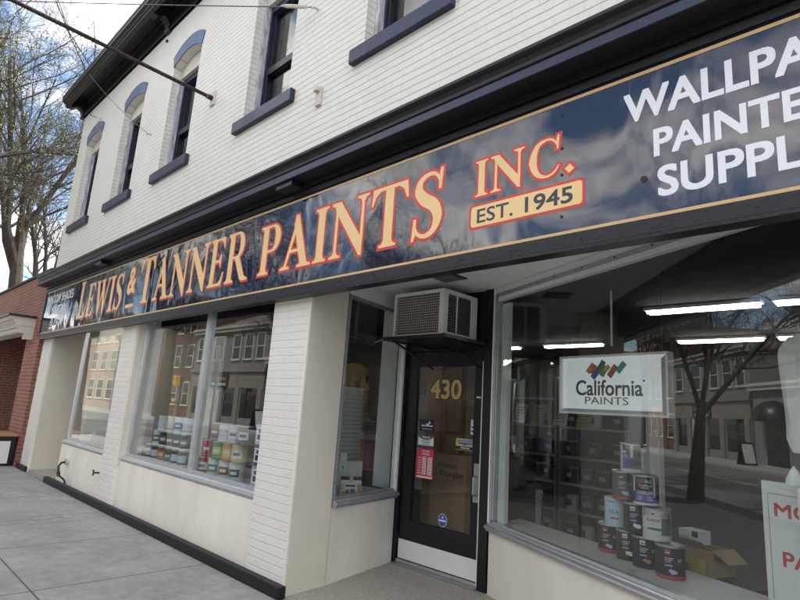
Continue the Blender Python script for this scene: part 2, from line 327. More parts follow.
# ------------------------------------------------------------------ mesh helpers
LOC = {}                                   # object -> world location of its thing
class MB:
    def __init__(s, mat=None, T=None):
        s.v = []; s.f = []; s.fm = []; s.mats = []; s.T = T; s.cur = 0
        if mat: s.use(mat)
    def use(s, m):
        m = M[m] if isinstance(m, str) else m
        if m not in s.mats: s.mats.append(m)
        s.cur = s.mats.index(m); return s
    def add(s, vs, fs):
        k = len(s.v)
        for p in vs:
            p = Vector(p); s.v.append(s.T @ p if s.T else p)
        for f in fs: s.f.append([k+i for i in f]); s.fm.append(s.cur)
        return s
    def box(s, x0, x1, y0, y1, z0, z1):
        return s.add([(x0,y0,z0),(x1,y0,z0),(x1,y1,z0),(x0,y1,z0),(x0,y0,z1),(x1,y0,z1),(x1,y1,z1),(x0,y1,z1)],
                     [(0,3,2,1),(4,5,6,7),(0,1,5,4),(1,2,6,5),(2,3,7,6),(3,0,4,7)])
    def prism(s, pts, vec):
        # polygon (3-D points, planar) pushed along vec
        n = len(pts); p = [Vector(q) for q in pts]; v = Vector(vec)
        tris = tessellate_polygon([p])
        nm = Vector((0, 0, 0))
        for i in range(n): nm += p[i].cross(p[(i+1) % n])
        fl = nm.dot(v) > 0
        fs = []
        for t in tris:
            a, b, c = t
            tn = (p[b]-p[a]).cross(p[c]-p[a])
            if tn.dot(v) > 0: a, c = c, a
            fs.append((a, b, c)); fs.append((c+n, b+n, a+n))
        for i in range(n):
            j = (i+1) % n
            fs.append((i, j, j+n, i+n) if fl else (j, i, i+n, j+n))
        return s.add(p+[q+v for q in p], fs)
    def xz(s, pts, y0, y1):                # outline in x,z pushed from y0 to y1
        return s.prism([(a, y0, b) for a, b in pts], (0, y1-y0, 0))
    def yz(s, pts, x0, x1):
        return s.prism([(x0, a, b) for a, b in pts], (x1-x0, 0, 0))
    def xy(s, pts, z0, z1):
        return s.prism([(a, b, z0) for a, b in pts], (0, 0, z1-z0))
    def tube(s, pts, rad, n=8, cap=True):
        pts = [Vector(p) for p in pts]
        if not isinstance(rad, (list, tuple)): rad = [rad]*len(pts)
        d = (pts[-1]-pts[0]).normalized()
        ref = Vector((0, 0, 1)) if abs(d.z) < .9 else Vector((1, 0, 0))
        vs = []; fs = []
        for i, p in enumerate(pts):
            t = (pts[min(i+1, len(pts)-1)]-pts[max(i-1, 0)]).normalized()
            a = t.cross(ref).normalized(); b = a.cross(t)
            for k in range(n):
                w = 2*math.pi*k/n; vs.append(p+(a*math.cos(w)+b*math.sin(w))*rad[i])
        for i in range(len(pts)-1):
            for k in range(n):
                q = (k+1) % n; fs.append((i*n+k, i*n+q, (i+1)*n+q, (i+1)*n+k))
        if cap:
            fs.append(tuple(range(n))[::-1]); fs.append(tuple((len(pts)-1)*n+k for k in range(n)))
        return s.add(vs, fs)
    def lathe(s, c, prof, n=24, a0=0, a1=2*math.pi):
        # prof: list of (radius, z); closed all round when a full turn
        full = abs(a1-a0-2*math.pi) < 1e-6; m = n if full else n+1
        vs = []; fs = []
        for r, z in prof:
            for k in range(m):
                w = a0+(a1-a0)*k/n; vs.append((c[0]+r*math.cos(w), c[1]+r*math.sin(w), c[2]+z))
        for i in range(len(prof)-1):
            for k in range(n):
                q = (k+1) % m; fs.append((i*m+k, i*m+q, (i+1)*m+q, (i+1)*m+k))
        return s.add(vs, fs)
    def mesh(s, me, mat4):
        vs = [mat4 @ v.co for v in me.vertices]
        return s.add(vs, [tuple(p.vertices) for p in me.polygons])
    def build(s, name, parent=None, smooth=False, bevel=0, local=False):
        me = bpy.data.meshes.new(name)
        o0 = Vector((0, 0, 0))
        if parent is not None and not local: o0 = LOC.get(parent, o0)
        me.from_pydata([tuple(v-o0) for v in s.v], [], s.f)
        for m in s.mats: me.materials.append(m)
        if len(s.mats) > 1: me.polygons.foreach_set('material_index', s.fm)
        if bevel:
            bm = bmesh.new(); bm.from_mesh(me)
            es = [e for e in bm.edges if len(e.link_faces) == 2 and e.calc_face_angle(0) > R(40)]
            bmesh.ops.bevel(bm, geom=es, offset=bevel, segments=2, profile=.6, affect='EDGES', clamp_overlap=True)
            bm.to_mesh(me); bm.free()
        if smooth:
            me.polygons.foreach_set('use_smooth', [True]*len(me.polygons))
            try: me.set_sharp_from_angle(angle=R(38))
            except Exception: pass
        me.update()
        o = bpy.data.objects.new(name, me); col.objects.link(o)
        if parent is not None:
            o.parent = parent; LOC[o] = o0
        else: LOC[o] = Vector((0, 0, 0))
        return o
def tag(o, label=None, cat=None, group=None, kind=None):
    if label: o['label'] = label
    if cat: o['category'] = cat
    if group: o['group'] = group
    if kind: o['kind'] = kind
    return o
def thing(name, label, cat, loc=(0, 0, 0), group=None, rotz=0):
    o = bpy.data.objects.new(name, None); col.objects.link(o)
    o.location = loc; o.rotation_euler = (0, 0, rotz); o.empty_display_size = .2
    LOC[o] = Vector(loc)
    return tag(o, label, cat, group)
def kids(o): return [c for c in bpy.data.objects if c.parent == o]
def dup(o, loc=None, rotz=None, label=None, group=None, ch=None):
    tree = ch if ch is not None else kids(o)
    r = o.copy(); col.objects.link(r)
    if loc is not None: r.location = loc
    if rotz is not None: r.rotation_euler = (0, 0, rotz)
    if label: r['label'] = label
    if group: r['group'] = group
    for c in tree:
        d = c.copy(); col.objects.link(d); d.parent = r
        for g in kids(c):
            e = g.copy(); col.objects.link(e); e.parent = d
    return r

# ------------------------------------------------------------------ lettering
_tc = {}
def text_mesh(body, bold=0.0, depth=.01):
    key = (body, bold, depth)
    if key in _tc: return _tc[key]
    cu = bpy.data.curves.new('lettering', 'FONT'); cu.body = body; cu.extrude = depth; cu.offset = bold
    cu.resolution_u = 4; cu.space_character = 1.0
    ob = bpy.data.objects.new('lettering', cu); col.objects.link(ob)
    bpy.context.view_layer.update()
    dg = bpy.context.evaluated_depsgraph_get()
    me = bpy.data.meshes.new_from_object(ob.evaluated_get(dg))
    bpy.data.objects.remove(ob)
    _tc[key] = me
    return me
def bounds(me):
    xs = [v.co.x for v in me.vertices]; ys = [v.co.y for v in me.vertices]
    return min(xs), max(xs), min(ys), max(ys)
def put_text(mb, body, org, right, upv, w=None, h=.1, bold=0., th=.0015, center=False):
    # lower-left corner of the inked box at org; written along right, height along upv; bold thickens every stroke
    me = text_mesh(body, 0.0); x0, x1, y0, y1 = bounds(me)
    right = Vector(right).normalized(); upv = Vector(upv).normalized(); nrm = right.cross(upv)
    d = bold*h*.95
    sy = (h-2*d)/(y1-y0); sx_ = sy if w is None else (w-2*d)/(x1-x0)
    org = Vector(org)
    if center: org = org - right*((x1-x0)*sx_/2+d)
    offs = [(0, 0)] if d <= 0 else [(-1,-1),(1,-1),(1,1),(-1,1),(0,-1),(0,1),(-1,0),(1,0)]
    for k, (ox, oz) in enumerate(offs):
        t_ = th-.00007*k*(1 if th > .0012 else .6)
        o2 = org+right*(d+ox*d)+upv*(d+oz*d)
        mm = Matrix.Identity(4)
        for i in range(3):
            mm[i][0] = right[i]*sx_; mm[i][1] = upv[i]*sy; mm[i][2] = nrm[i]*(t_/.02)
            mm[i][3] = o2[i]-right[i]*sx_*x0-upv[i]*sy*y0+nrm[i]*t_/2
        mb.mesh(me, mm)

# serif capitals drawn as overlapping pieces, cap height 1
def stem(x, w, bl=.09, br=.09, tl=.09, tr=.09, y0=0, y1=1, t=.04):
    p = [(x-bl, y0), (x+w+br, y0), (x+w+br, y0+t)]
    if br: p += [(x+w+br*.3, y0+t*1.5), (x+w, y0+t*3)]
    if tr: p += [(x+w, y1-t*3), (x+w+tr*.3, y1-t*1.5)]
    p += [(x+w+tr, y1-t), (x+w+tr, y1), (x-tl, y1), (x-tl, y1-t)]
    if tl: p += [(x-tl*.3, y1-t*1.5), (x, y1-t*3)]
    if bl: p += [(x, y0+t*3), (x-bl*.3, y0+t*1.5)]
    p += [(x-bl, y0+t)]
    q = []
    for a in p:
        if not q or (abs(a[0]-q[-1][0])+abs(a[1]-q[-1][1])) > 1e-5: q.append(a)
    return q
def arcp(cx, cy, rx, ry, a0, a1, n=18):
    return [(cx+rx*math.cos(R(a0+(a1-a0)*i/n)), cy+ry*math.sin(R(a0+(a1-a0)*i/n))) for i in range(n+1)]
def spine(pts, wid, n=44):
    # Catmull-Rom centre line with a width profile
    P = [Vector(p) for p in pts]; P = [P[0]*2-P[1]]+P+[P[-1]*2-P[-2]]
    W = [wid[0]]+list(wid)+[wid[-1]]
    L, Rr = [], []
    m = len(pts)-1
    for i in range(n+1):
        u = m*i/n; k = min(int(u), m-1); t = u-k
        a, b, c, d = P[k], P[k+1], P[k+2], P[k+3]
        q = .5*((2*b)+(c-a)*t+(2*a-5*b+4*c-d)*t*t+(3*b-a-3*c+d)*t**3)
        dq = .5*((c-a)+2*(2*a-5*b+4*c-d)*t+3*(3*b-a-3*c+d)*t*t)
        w = W[k+1]*(1-t)+W[k+2]*t
        nn = Vector((-dq.y, dq.x)).normalized()*w/2
        L.append(tuple(q+nn)); Rr.append(tuple(q-nn))
    return L+Rr[::-1]
def bowl(x, yb, xr, yt=1.0, th=.17, tn=.05):
    ry = (yt-yb)/2; cy = (yt+yb)/2; rx = ry*.95; cx = xr-rx
    o = [(x, yt)]+arcp(cx, cy, rx, ry, 90, -90)+[(x, yb)]
    ri = ry-tn
    i = [(x, yb+tn)]+arcp(cx, cy, rx-th, ri, -90, 90)+[(x, yt-tn)]
    return o+i
GL = {
 'I': (.38, [stem(.10, .18)]),
 'L': (.68, [stem(.10, .17, br=0), [(.26,0),(.64,0),(.68,.30),(.645,.30),(.60,.15),(.50,.065),(.26,.055)]]),
 'E': (.68, [stem(.10, .17, br=0, tr=0), [(.26,0),(.62,0),(.67,.27),(.635,.27),(.58,.13),(.48,.06),(.26,.055)],
             [(.26,1),(.61,1),(.635,.77),(.60,.77),(.55,.88),(.46,.94),(.26,.945)],
             [(.26,.49),(.44,.49),(.49,.39),(.52,.39),(.52,.65),(.49,.65),(.44,.545),(.26,.545)]]),
 'T': (.80, [stem(.31, .18, tl=0, tr=0), [(.03,1),(.77,1),(.80,.72),(.765,.72),(.70,.87),(.60,.94),(.20,.94),(.10,.87),(.035,.72),(0,.72)]]),
 'N': (.92, [stem(.12, .065, tl=0, tr=0, bl=.11, br=.11), stem(.76, .065, bl=0, br=0, tl=.11, tr=.11),
             [(0,1),(.23,1),(.825,.22),(.825,-.03),(.765,-.03),(.12,.83),(.09,.925),(0,.955)]]),
 'A': (.90, [[(.11,.03),(.18,.03),(.45,.78),(.42,.96)], [(.38,1.03),(.47,1.03),(.83,.03),(.63,.03),(.35,.83)],
             [(.22,.31),(.62,.31),(.60,.37),(.245,.37)], [(0,0),(.29,0),(.29,.04),(.18,.075),(.10,.075),(0,.04)],
             [(.53,0),(.93,0),(.93,.04),(.83,.075),(.65,.075),(.53,.04)]]),
 'P': (.70, [stem(.10, .17, tr=0), bowl(.25, .44, .69)]),
 'R': (.88, [stem(.10, .17, tr=0), bowl(.25, .47, .69), [(.34,.50),(.53,.50),(.78,.10),(.92,.04),(.92,0),(.70,0),(.62,.06)]]),
 'W': (1.18, [[(.07,.97),(.26,.97),(.46,.20),(.42,-.03),(.37,-.03)], [(.375,-.03),(.425,-.03),(.66,.80),(.62,.93)],
              [(.50,.97),(.69,.97),(.87,.20),(.84,-.03),(.79,-.03)], [(.795,-.03),(.845,-.03),(1.11,.97),(1.045,.97)],
              [(0,.955),(.34,.955),(.34,1),(0,1)], [(.44,.955),(.76,.955),(.76,1),(.44,1)], [(.96,.955),(1.20,.955),(1.20,1),(.96,1)]]),
 'S': (.62, [spine([(.525,.80),(.45,.93),(.31,.965),(.16,.89),(.13,.73),(.25,.585),(.42,.47),(.50,.29),(.43,.10),(.28,.03),(.13,.09),(.06,.26)],
                   [.03,.055,.065,.10,.16,.19,.19,.16,.10,.065,.055,.03]),
             [(.50,.70),(.55,.70),(.575,1.02),(.53,1.02),(.50,.93)], [(.02,-.02),(.06,-.02),(.10,.07),(.10,.32),(.05,.32)]]),
 'C': (.84, [spine([(.76,.76),(.66,.92),(.48,.97),(.26,.86),(.155,.5),(.26,.16),(.48,.03),(.68,.09),(.80,.25)],
                   [.03,.055,.06,.12,.20,.13,.06,.055,.03]), [(.745,.66),(.785,.66),(.81,1.02),(.77,1.02),(.74,.92)]]),
 '.': (.26, [[(.02,.10),(.12,-.03),(.24,.06),(.14,.20)]]),
 ' ': (.40, []),
}
def offset_poly(p, d):
    n = len(p); ar = sum(p[i][0]*p[(i+1) % n][1]-p[(i+1) % n][0]*p[i][1] for i in range(n))
    if ar < 0: p = p[::-1]
    out = []
    for i in range(n):
        a, b, c = Vector(p[i-1]), Vector(p[i]), Vector(p[(i+1) % n])
        e1 = (b-a); e2 = (c-b)
        if e1.length < 1e-7 or e2.length < 1e-7: continue
        e1.normalize(); e2.normalize()
        n1 = Vector((e1.y, -e1.x)); n2 = Vector((e2.y, -e2.x)); k = n1+n2
        if k.length < .2: out += [tuple(b+n1*d+e1*d), tuple(b+n2*d-e2*d)]; continue
        k.normalize(); s = d/max(.45, k.dot(n1)); out.append(tuple(b+k*s))
    return out
def serif_text(mb, items, x0, x1, z0, y, outline, shift=(0, 0)):
    """items: [(char, cap height)]; letters fill x0..x1 on the plane y, facing -y, baseline z0"""
    gap = .075
    tot = 0
    for ch, hh in items: tot += (GL[ch][0]+gap)*hh
    tot -= gap*items[-1][1]
    k = (x1-x0)/tot
    for layer in (0, 1):
        mb.use('letter_red' if layer == 0 else 'letter_gold')
        x = x0; c = 0
        for ch, hh in items:
            for poly in GL[ch][1]:
                q = [(x+a*hh*k, z0+b*hh) for a, b in poly]
                if layer == 0:
                    q = [(a+shift[0], b+shift[1]) for a, b in offset_poly(q, outline)]
                yy = y-.0004-layer*.0022-(c % 7)*.0002
                mb.xz(q, y+layer*.0003, yy); c += 1
            x += (GL[ch][0]+gap)*hh*k

# ------------------------------------------------------------------ ground, road, pavements
def struct(mb, name, **k): return tag(mb.build(name, **k), kind='structure')
struct(MB('earth').box(-400, 400, -400, 400, -.6, -.30), 'ground')
struct(MB('asphalt').box(-300, 200, -13.0, -3.95, -.3, -.12), 'road')
struct(MB('sidewalk').box(-300, 200, -3.8, .6, -.3, 0), 'near_sidewalk')
struct(MB('kerb').box(-300, 200, -3.95, -3.8, -.3, .004), 'near_kerb', bevel=.012)
struct(MB('sidewalk').box(-300, 200, -17.0, -13.15, -.3, 0), 'far_sidewalk')
struct(MB('kerb').box(-300, 200, -13.15, -13.0, -.3, .004), 'far_kerb', bevel=.012)
mb = MB('yellow_line')
mb.box(-300, 200, -8.91, -8.75, -.12, -.116)
struct(mb, 'road_marking')

# ------------------------------------------------------------------ the paint shop
store = thing('paint_shop', 'two storey cream painted brick corner shop with navy trim and big display windows', 'shop', (-6, 0, 0))
XL, XR = -13.0, 6.0
WIN = [-11.93, -9.79, -7.70, -5.22, -3.06, -.85, 1.4, 3.7]
HW = .47
def arc(c, hw, zs, rise, n=14):
    # segmental arch line from left to right
    r = (hw*hw+rise*rise)/(2*rise); out = []
    a = math.asin(hw/r)
    for i in range(n+1):
        t = -a+2*a*i/n; out.append((c+r*math.sin(t), zs+rise-r+r*math.cos(t)))
    return out
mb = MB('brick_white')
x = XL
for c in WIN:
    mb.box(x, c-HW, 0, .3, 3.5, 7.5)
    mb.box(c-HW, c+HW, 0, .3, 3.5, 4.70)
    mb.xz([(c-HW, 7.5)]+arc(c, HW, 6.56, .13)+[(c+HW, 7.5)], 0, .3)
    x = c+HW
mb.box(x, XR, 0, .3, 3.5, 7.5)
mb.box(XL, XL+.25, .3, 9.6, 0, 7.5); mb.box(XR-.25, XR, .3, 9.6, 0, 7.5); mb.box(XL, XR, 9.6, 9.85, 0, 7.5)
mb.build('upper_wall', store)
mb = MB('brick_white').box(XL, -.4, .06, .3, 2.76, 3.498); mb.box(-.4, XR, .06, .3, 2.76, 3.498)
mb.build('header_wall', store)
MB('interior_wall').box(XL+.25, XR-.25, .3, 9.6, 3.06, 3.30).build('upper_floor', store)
MB('roof_brown').box(XL, XR, .002, 9.85, 7.502, 7.62).build('roof', store)
# upstairs sash windows
def sash_window(c, k):
    f = MB('navy_paint')
    y0, y1 = .17, .27
    f.box(c-HW, c-HW+.075, y0, y1, 4.79, 6.42); f.box(c+HW-.075, c+HW, y0, y1, 4.79, 6.42)
    f.box(c-HW+.075, c+HW-.075, y0, y1, 6.34, 6.42); f.box(c-HW+.075, c+HW-.075, y0, y1, 4.79, 4.86)
    f.use('black_paint')
    f.box(c-HW+.077, c-HW+.115, y0+.04, y1-.01, 5.50, 6.338); f.box(c+HW-.115, c+HW-.077, y0+.04, y1-.01, 5.50, 6.338)
    f.box(c-HW+.077, c-HW+.115, y0+.015, y1-.03, 4.862, 5.50); f.box(c+HW-.115, c+HW-.077, y0+.015, y1-.03, 4.862, 5.50)
    f.box(c-HW+.077, c+HW-.077, y0+.010, y1-.02, 5.455, 5.545)
    w = f.build('window', store, bevel=.004)
    MB('glass_up').box(c-HW+.116, c+HW-.116, .235, .241, 4.862, 6.338).build('pane', w)
    h = MB('white_trim')
    h.xz([(c-HW+.002, 6.423)]+arc(c, HW-.002, 6.555, .125)+[(c+HW-.002, 6.423)], .12, .26)
    h.build('head_board', w)
    MB('weathered').box(c-HW+.001, c-HW+.055, .10, .168, 4.79, 6.42).build('jamb_stop', w)
    MB('navy_paint').box(c-.61, c+.61, -.06, .29, 4.645, 4.79).build('sill', w, bevel=.008)
    a = MB('arch_blue')
    lo = arc(c, HW-.001, 6.566, .13); hi = arc(c, HW+.055, 6.765, .15)
    a.xz(lo+hi[::-1], -.014, .03); a.build('arch', w, bevel=.004)
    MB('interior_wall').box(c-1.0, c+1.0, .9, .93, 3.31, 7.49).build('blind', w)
for k, c in enumerate(WIN): sash_window(c, k)
# eaves cornice
mb = MB('cornice_paint')
mb.box(XL-.10, XR, -.035, -.002, 7.43, 7.70); mb.box(XL-.12, XR, -.075, -.002, 7.70, 7.76); mb.box(XL-.10, XR, -.05, -.002, 7.43, 7.46)
mb.yz([(-.02,7.94),(-.455,7.80),(-.455,7.755),(-.445,7.75),(-.44,7.70),(-.40,7.665),(-.395,7.65),(-.372,7.64),(-.368,7.605),(-.335,7.575),(-.31,7.575),(-.31,7.765),(-.002,7.765),(-.002,7.94)], XL-.22, XR)
mb.yz([(-.002,7.80),(-.25,7.80),(-.25,7.94),(-.002,7.94)], XL-.20, XL-.19)
cor = mb.build('cornice', store)
def bracket(xc, w=.17):
    p = [(-.002,7.40),(-.055,7.41),(-.075,7.45),(-.062,7.50),(-.085,7.555),(-.13,7.60),(-.175,7.60),(-.21,7.57),(-.25,7.545),(-.30,7.55),(-.335,7.572),(-.335,7.76),(-.002,7.76)]
    MB('cornice_paint').yz(p, xc-w/2, xc+w/2).build('bracket', cor, bevel=.006)
for xc in (XL-.06, -8.62, -4.1, .5, 4.9): bracket(xc)
# cornice over the shop front
mb = MB('cornice_paint')
mb.yz([(.06,3.552),(-.262,3.552),(-.262,3.614),(-.246,3.620),(-.246,3.634),(-.256,3.639),(-.250,3.650),(-.252,3.672),(-.268,3.695),(-.292,3.708),(-.300,3.716),(-.300,3.737),(-.28,3.745),(-.001,3.84),(-.001,3.552)], XL-.03, XR)
sc = mb.build('shopfront_cornice', store)
MB('navy_paint').box(XL-.025, XR, -.266, -.263, 3.556, 3.612).build('fascia_strip', sc)
for xc in (-4.24, -9.4, .7): MB('black_paint').box(xc-.13, xc+.13, -.24, -.06, 3.50, 3.551).build('cornice_block', sc, bevel=.005)

# piers and bulkheads
def pier(pts, z1=2.758, ret=None):
    p = MB('brick_pillar').xy(pts, 0, z1).build('pier', store)
    return p
pier([(-12.82,0),(-12.24,0),(-12.24,.9),(-12.82,.9)])
pier([(-8.50,0),(-7.97,0),(-7.97,.32),(-8.50,.32)])
pp = pier([(-4.54,0),(-3.975,0),(-4.025,.47),(-4.54,.47)])
pier([(-.10,0),(.55,0),(.55,.5),(-.10,.5)])
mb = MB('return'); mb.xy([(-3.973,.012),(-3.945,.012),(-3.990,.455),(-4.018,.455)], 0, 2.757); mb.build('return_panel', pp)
mb = MB('stucco'); mb.xy([(-3.974,-.006),(-3.945,-.006),(-3.945,.011),(-3.974,.011)], .0, 2.757); mb.build('corner_bead', pp)
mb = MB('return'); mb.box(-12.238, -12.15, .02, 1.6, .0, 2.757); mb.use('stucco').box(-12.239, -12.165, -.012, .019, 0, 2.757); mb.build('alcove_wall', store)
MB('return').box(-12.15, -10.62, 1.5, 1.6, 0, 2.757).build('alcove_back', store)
for a_, b_ in ((-10.60, -8.50), (-7.97, -4.54), (.55, XR-.25)): MB('stucco').box(a_, b_, .045, .3, 0, .642).build('bulkhead', store)
MB('stucco').box(-10.60, -10.5, .3, 9.6, 0, .599).build('side_base', store)
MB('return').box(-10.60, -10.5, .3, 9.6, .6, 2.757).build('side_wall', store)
mb = MB('curb_black')
mb.xy([(-10.84,-.075),(-3.915,-.075),(-3.915,.0),(-10.84,.0)], .0, .095)
mb.build('base_curb', store, bevel=.010)
MB('curb_black').box(-12.9, -12.2, -.05, -.001, 0, .09).build('base_curb', store, bevel=.01)

# display windows parallel to the street
def sill_profile(y):  # moulded metal sill
    return [(y+.13,.715),(y+.035,.715),(y+.020,.709),(y+.016,.700),(y+.004,.697),(y-.010,.687),(y-.013,.675),(y-.006,.664),(y+.008,.660),(y+.010,.645),(y+.13,.643)]
def display_window(x0, x1, mull, y=.12, zt=2.745):
    f = MB('alu')
    f.box(x0, x0+.035, y-.02, y+.04, .716, zt); f.box(x1-.035, x1, y-.02, y+.04, .716, zt)
    f.box(x0+.035, x1-.035, y-.02, y+.04, .716, .745); f.box(x0+.035, x1-.035, y-.02, y+.04, zt-.03, zt)
    for m in mull:
        f.box(m-.030, m+.030, y-.035, y+.05, .716, zt)
    w = f.build('display_window', store, bevel=.003)
    xs = [x0+.036]+[q for m in mull for q in (m-.031, m+.031)]+[x1-.036]
    for a, b in zip(xs[::2], xs[1::2]): MB('glass').box(a, b, y+.006, y+.013, .746, zt-.031).build('pane', w)
    MB('alu').yz(sill_profile(.045), x0, x1).build('sill', w)
    for xx, q in ((x0-.001, -1), (x1+.001, 1)):
        pass
    return w
display_window(-10.59, -8.505, [])
display_window(-7.935, -4.545, [-6.05])
display_window(.56, 5.7, [3.1])
MB('return').box(-7.969, -7.937, .02, .18, .60, 2.757).build('jamb', store)
MB('deck').box(-10.49, -8.3, .18, 1.0, .62, .70).build('display_deck', store)
MB('deck').box(-8.2, -4.6, .18, 1.05, .62, .70).build('display_deck', store)

# angled side of the entrance
A = Vector((-3.998, .47, 0)); B = Vector((-4.225, 1.505, 0))
dS = (B-A).normalized(); nS = Vector((-dS.y, dS.x, 0))      # into the shop (towards -x)
if nS.x > 0: nS = -nS
LS = (B-A).length
TS = Matrix(((dS.x, nS.x, 0, A.x), (dS.y, nS.y, 0, A.y), (0, 0, 1, 0), (0, 0, 0, 1)))
MB('stucco', TS).box(0, LS, 0, .14, 0, .642).build('bulkhead', store)
f = MB('alu_dark', TS)
f.box(0, .03, -.012, .05, .716, 2.60); f.box(.031, LS-.03, -.005, .05, .716, .735); f.box(.031, LS-.03, -.005, .05, 2.57, 2.60)
f.use('white_metal').box(LS-.032, LS, -.022, .05, .66, 2.60)
sw = f.build('side_window', store, bevel=.002)
MB('glass', TS).box(.031, LS-.033, .012, .019, .736, 2.569).build('pane', sw)
MB('alu_dark', TS).prism([(0, b-.045, c) for b, c in sill_profile(0)], (LS, 0, 0)).build('sill', sw)
mb = MB('white_wood', TS); mb.box(0, LS, -.004, .10, 2.601, 2.757); mb.build('head_trim', sw)
MB('deck', TS).box(.02, LS+.02, .14, .95, .62, .70).build('display_deck', store)
MB('white_wood').box(-4.64, -4.345, 1.56, 1.60, .70, 2.75).build('display_partition', store)

# doorway
ds = thing  # (doorway pieces stay parts of the shop)
mb = MB('black_paint')
mb.box(-4.335, -4.188, 1.515, 1.66, 0, 2.757); mb.box(-3.145, -3.045, 1.50, 1.66, 0, 2.757)
mb.box(-4.188, -3.145, 1.545, 1.66, 2.175, 2.757)
mb.box(-4.188, -3.145, 1.530, 1.545, 2.175, 2.235)
df = mb.build('door_frame', store, bevel=.004)
MB('white_metal').box(-3.160, -3.147, 1.508, 1.528, .03, 2.05).build('weather_strip', df); MB('white_metal').box(-3.043, -3.028, 1.492, 1.515, .60, 2.757).build('weather_strip', df)
mb = MB('steel').box(-4.19, -3.14, 1.47, 1.66, .0, .022); mb.build('threshold', df)
mb = MB('black_paint')
DX0, DX1, DZ0, DZ1 = -4.182, -3.163, .03, 2.168
GX0, GX1, GZ0, GZ1 = -4.035, -3.275, .44, 2.012
mb.box(DX0, GX0, 1.545, 1.59, DZ0, DZ1); mb.box(GX1, DX1, 1.545, 1.59, DZ0, DZ1)
mb.box(GX0, GX1, 1.545, 1.59, DZ0, GZ0); mb.box(GX0, GX1, 1.545, 1.59, GZ1, DZ1)
door = mb.build('door', store, bevel=.003)
MB('glass_door').box(GX0, GX1, 1.562, 1.568, GZ0, GZ1).build('pane', door)
MB('white_metal').box(DX0+.012, DX1-.010, 1.540, 1.5445, .062, .245).build('kick_plate', door, bevel=.001)
MB('alu').box(DX0, DX1+.005, 1.525, 1.5445, .024, .052).build('door_sweep', door, bevel=.003)
mb = MB('steel'); mb.box(-3.245, -3.178, 1.538, 1.544, .74, 1.09)
mb.tube([(-3.212, 1.538, .80), (-3.212, 1.492, .815), (-3.212, 1.492, .965), (-3.212, 1.538, .98)], .011, 8)
mb.lathe((-3.212, 0, 0), [(.0, 0)], 3) if False else None
mb.box(-3.225, -3.200, 1.532, 1.538, 1.02, 1.05)
mb.build('handle', door, bevel=.002)
for z in (.25, 1.1, 1.95): MB('black').tube([(-4.186, 1.538, z-.045), (-4.186, 1.538, z+.045)], .011, 8).build('hinge', door)
MB('paper').box(-3.245, -3.195, 1.540, 1.5445, 1.70, 1.715).build('name_plate', door)
# number on the glass: dark edge under gold
mb = MB('letter_navy'); put_text(mb, '430', (-3.868, 1.5616, 1.668), (1,0,0), (0,0,1), .432, .222, bold=.052, th=.001)
mb.use('number_gold'); put_text(mb, '430', (-3.856, 1.5605, 1.680), (1,0,0), (0,0,1), .408, .198, bold=.030, th=.0015)
mb.build('house_number', door)
YS = 1.5618
def sticker(name, label, x0, x1, z0, z1, base, extra):
    s = MB(base).box(x0, x1, YS-.0012, YS, z0, z1)
    extra(s); o = s.build(name, door); o['label'] = label; return o
def e1(s):
    s.use('paper'); s.box(-3.955, -3.80, YS-.0024, YS-.0013, 1.392, 1.404)
    s.use('can_lilac'); s.box(-3.945, -3.86, YS-.0024, YS-.0013, 1.362, 1.369); s.box(-3.85, -3.81, YS-.0024, YS-.0013, 1.362, 1.369)
    s.use('paper'); s.xz([(-3.90,1.415),(-3.86,1.425),(-3.845,1.45),(-3.83,1.43),(-3.855,1.41),(-3.875,1.405)], YS-.0014, YS-.003)
sticker('door_sticker', 'navy square sticker with a small white bird', -3.985, -3.778, 1.342, 1.462, 'navy_paint', e1)
def e2(s):
    s.use('paper'); s.xz([(-3.99,1.20),(-3.78,1.20),(-3.78,1.268)]+[(a, b) for a, b in arcp(-3.885, 1.30, .105, .045, 0, -180, 12)][1:-1]+[(-3.99,1.268)], YS-.0014, YS-.002)
    put_text(s, 'Welcome', (-3.94, YS-.0014, 1.272), (1,0,0), (0,0,1), .11, .022, .01)
    s.use('can_grey')
    for k in range(3): s.box(-3.95+.01*k, -3.82-.01*k, YS-.003, YS-.0024, 1.243-.016*k, 1.249-.016*k)
sticker('door_sign', 'white curved sticker with a black border', -3.996, -3.774, 1.178, 1.302, 'can_grey', e2)
def e3(s):
    s.use('paper'); put_text(s, 'STORE', (-3.925, YS-.0014, 1.132), (1,0,0), (0,0,1), .10, .018, .02)
    put_text(s, 'HOURS', (-3.925, YS-.0014, 1.103), (1,0,0), (0,0,1), .10, .018, .02)
    for k in range(7):
        z = 1.063-k*.0255
        s.use('paper'); s.box(-3.918, -3.868, YS-.0024, YS-.0013, z, z+.021); s.box(-3.845, -3.790, YS-.0024, YS-.0013, z, z+.021)
        put_text(s, ['MON','TUE','WED','THU','FRI','SAT','SUN'][k], (-3.976, YS-.0014, z+.003), (1,0,0), (0,0,1), .042, .013, .02)
        s.use('can_grey'); s.box(-3.910, -3.876, YS-.003, YS-.0025, z+.007, z+.014); s.box(-3.838, -3.80, YS-.003, YS-.0025, z+.007, z+.014)
    s.use('paper'); s.box(-3.985, -3.782, YS-.0024, YS-.0013, .877, .892)
sticker('hours_sign', 'red and white opening hours table', -3.995, -3.772, .87, 1.165, 'pink', e3)
def e4(s):
    s.use('can_blue').box(-3.308, -3.262, YS-.0024, YS-.0013, 1.448, 1.484); s.use('can_red').box(-3.308, -3.285, YS-.0024, YS-.0013, 1.412, 1.432); s.use('can_orange').box(-3.285, -3.262, YS-.0024, YS-.0013, 1.412, 1.432)
    s.use('ink_blue').box(-3.308, -3.262, YS-.0024, YS-.0013, 1.372, 1.392)
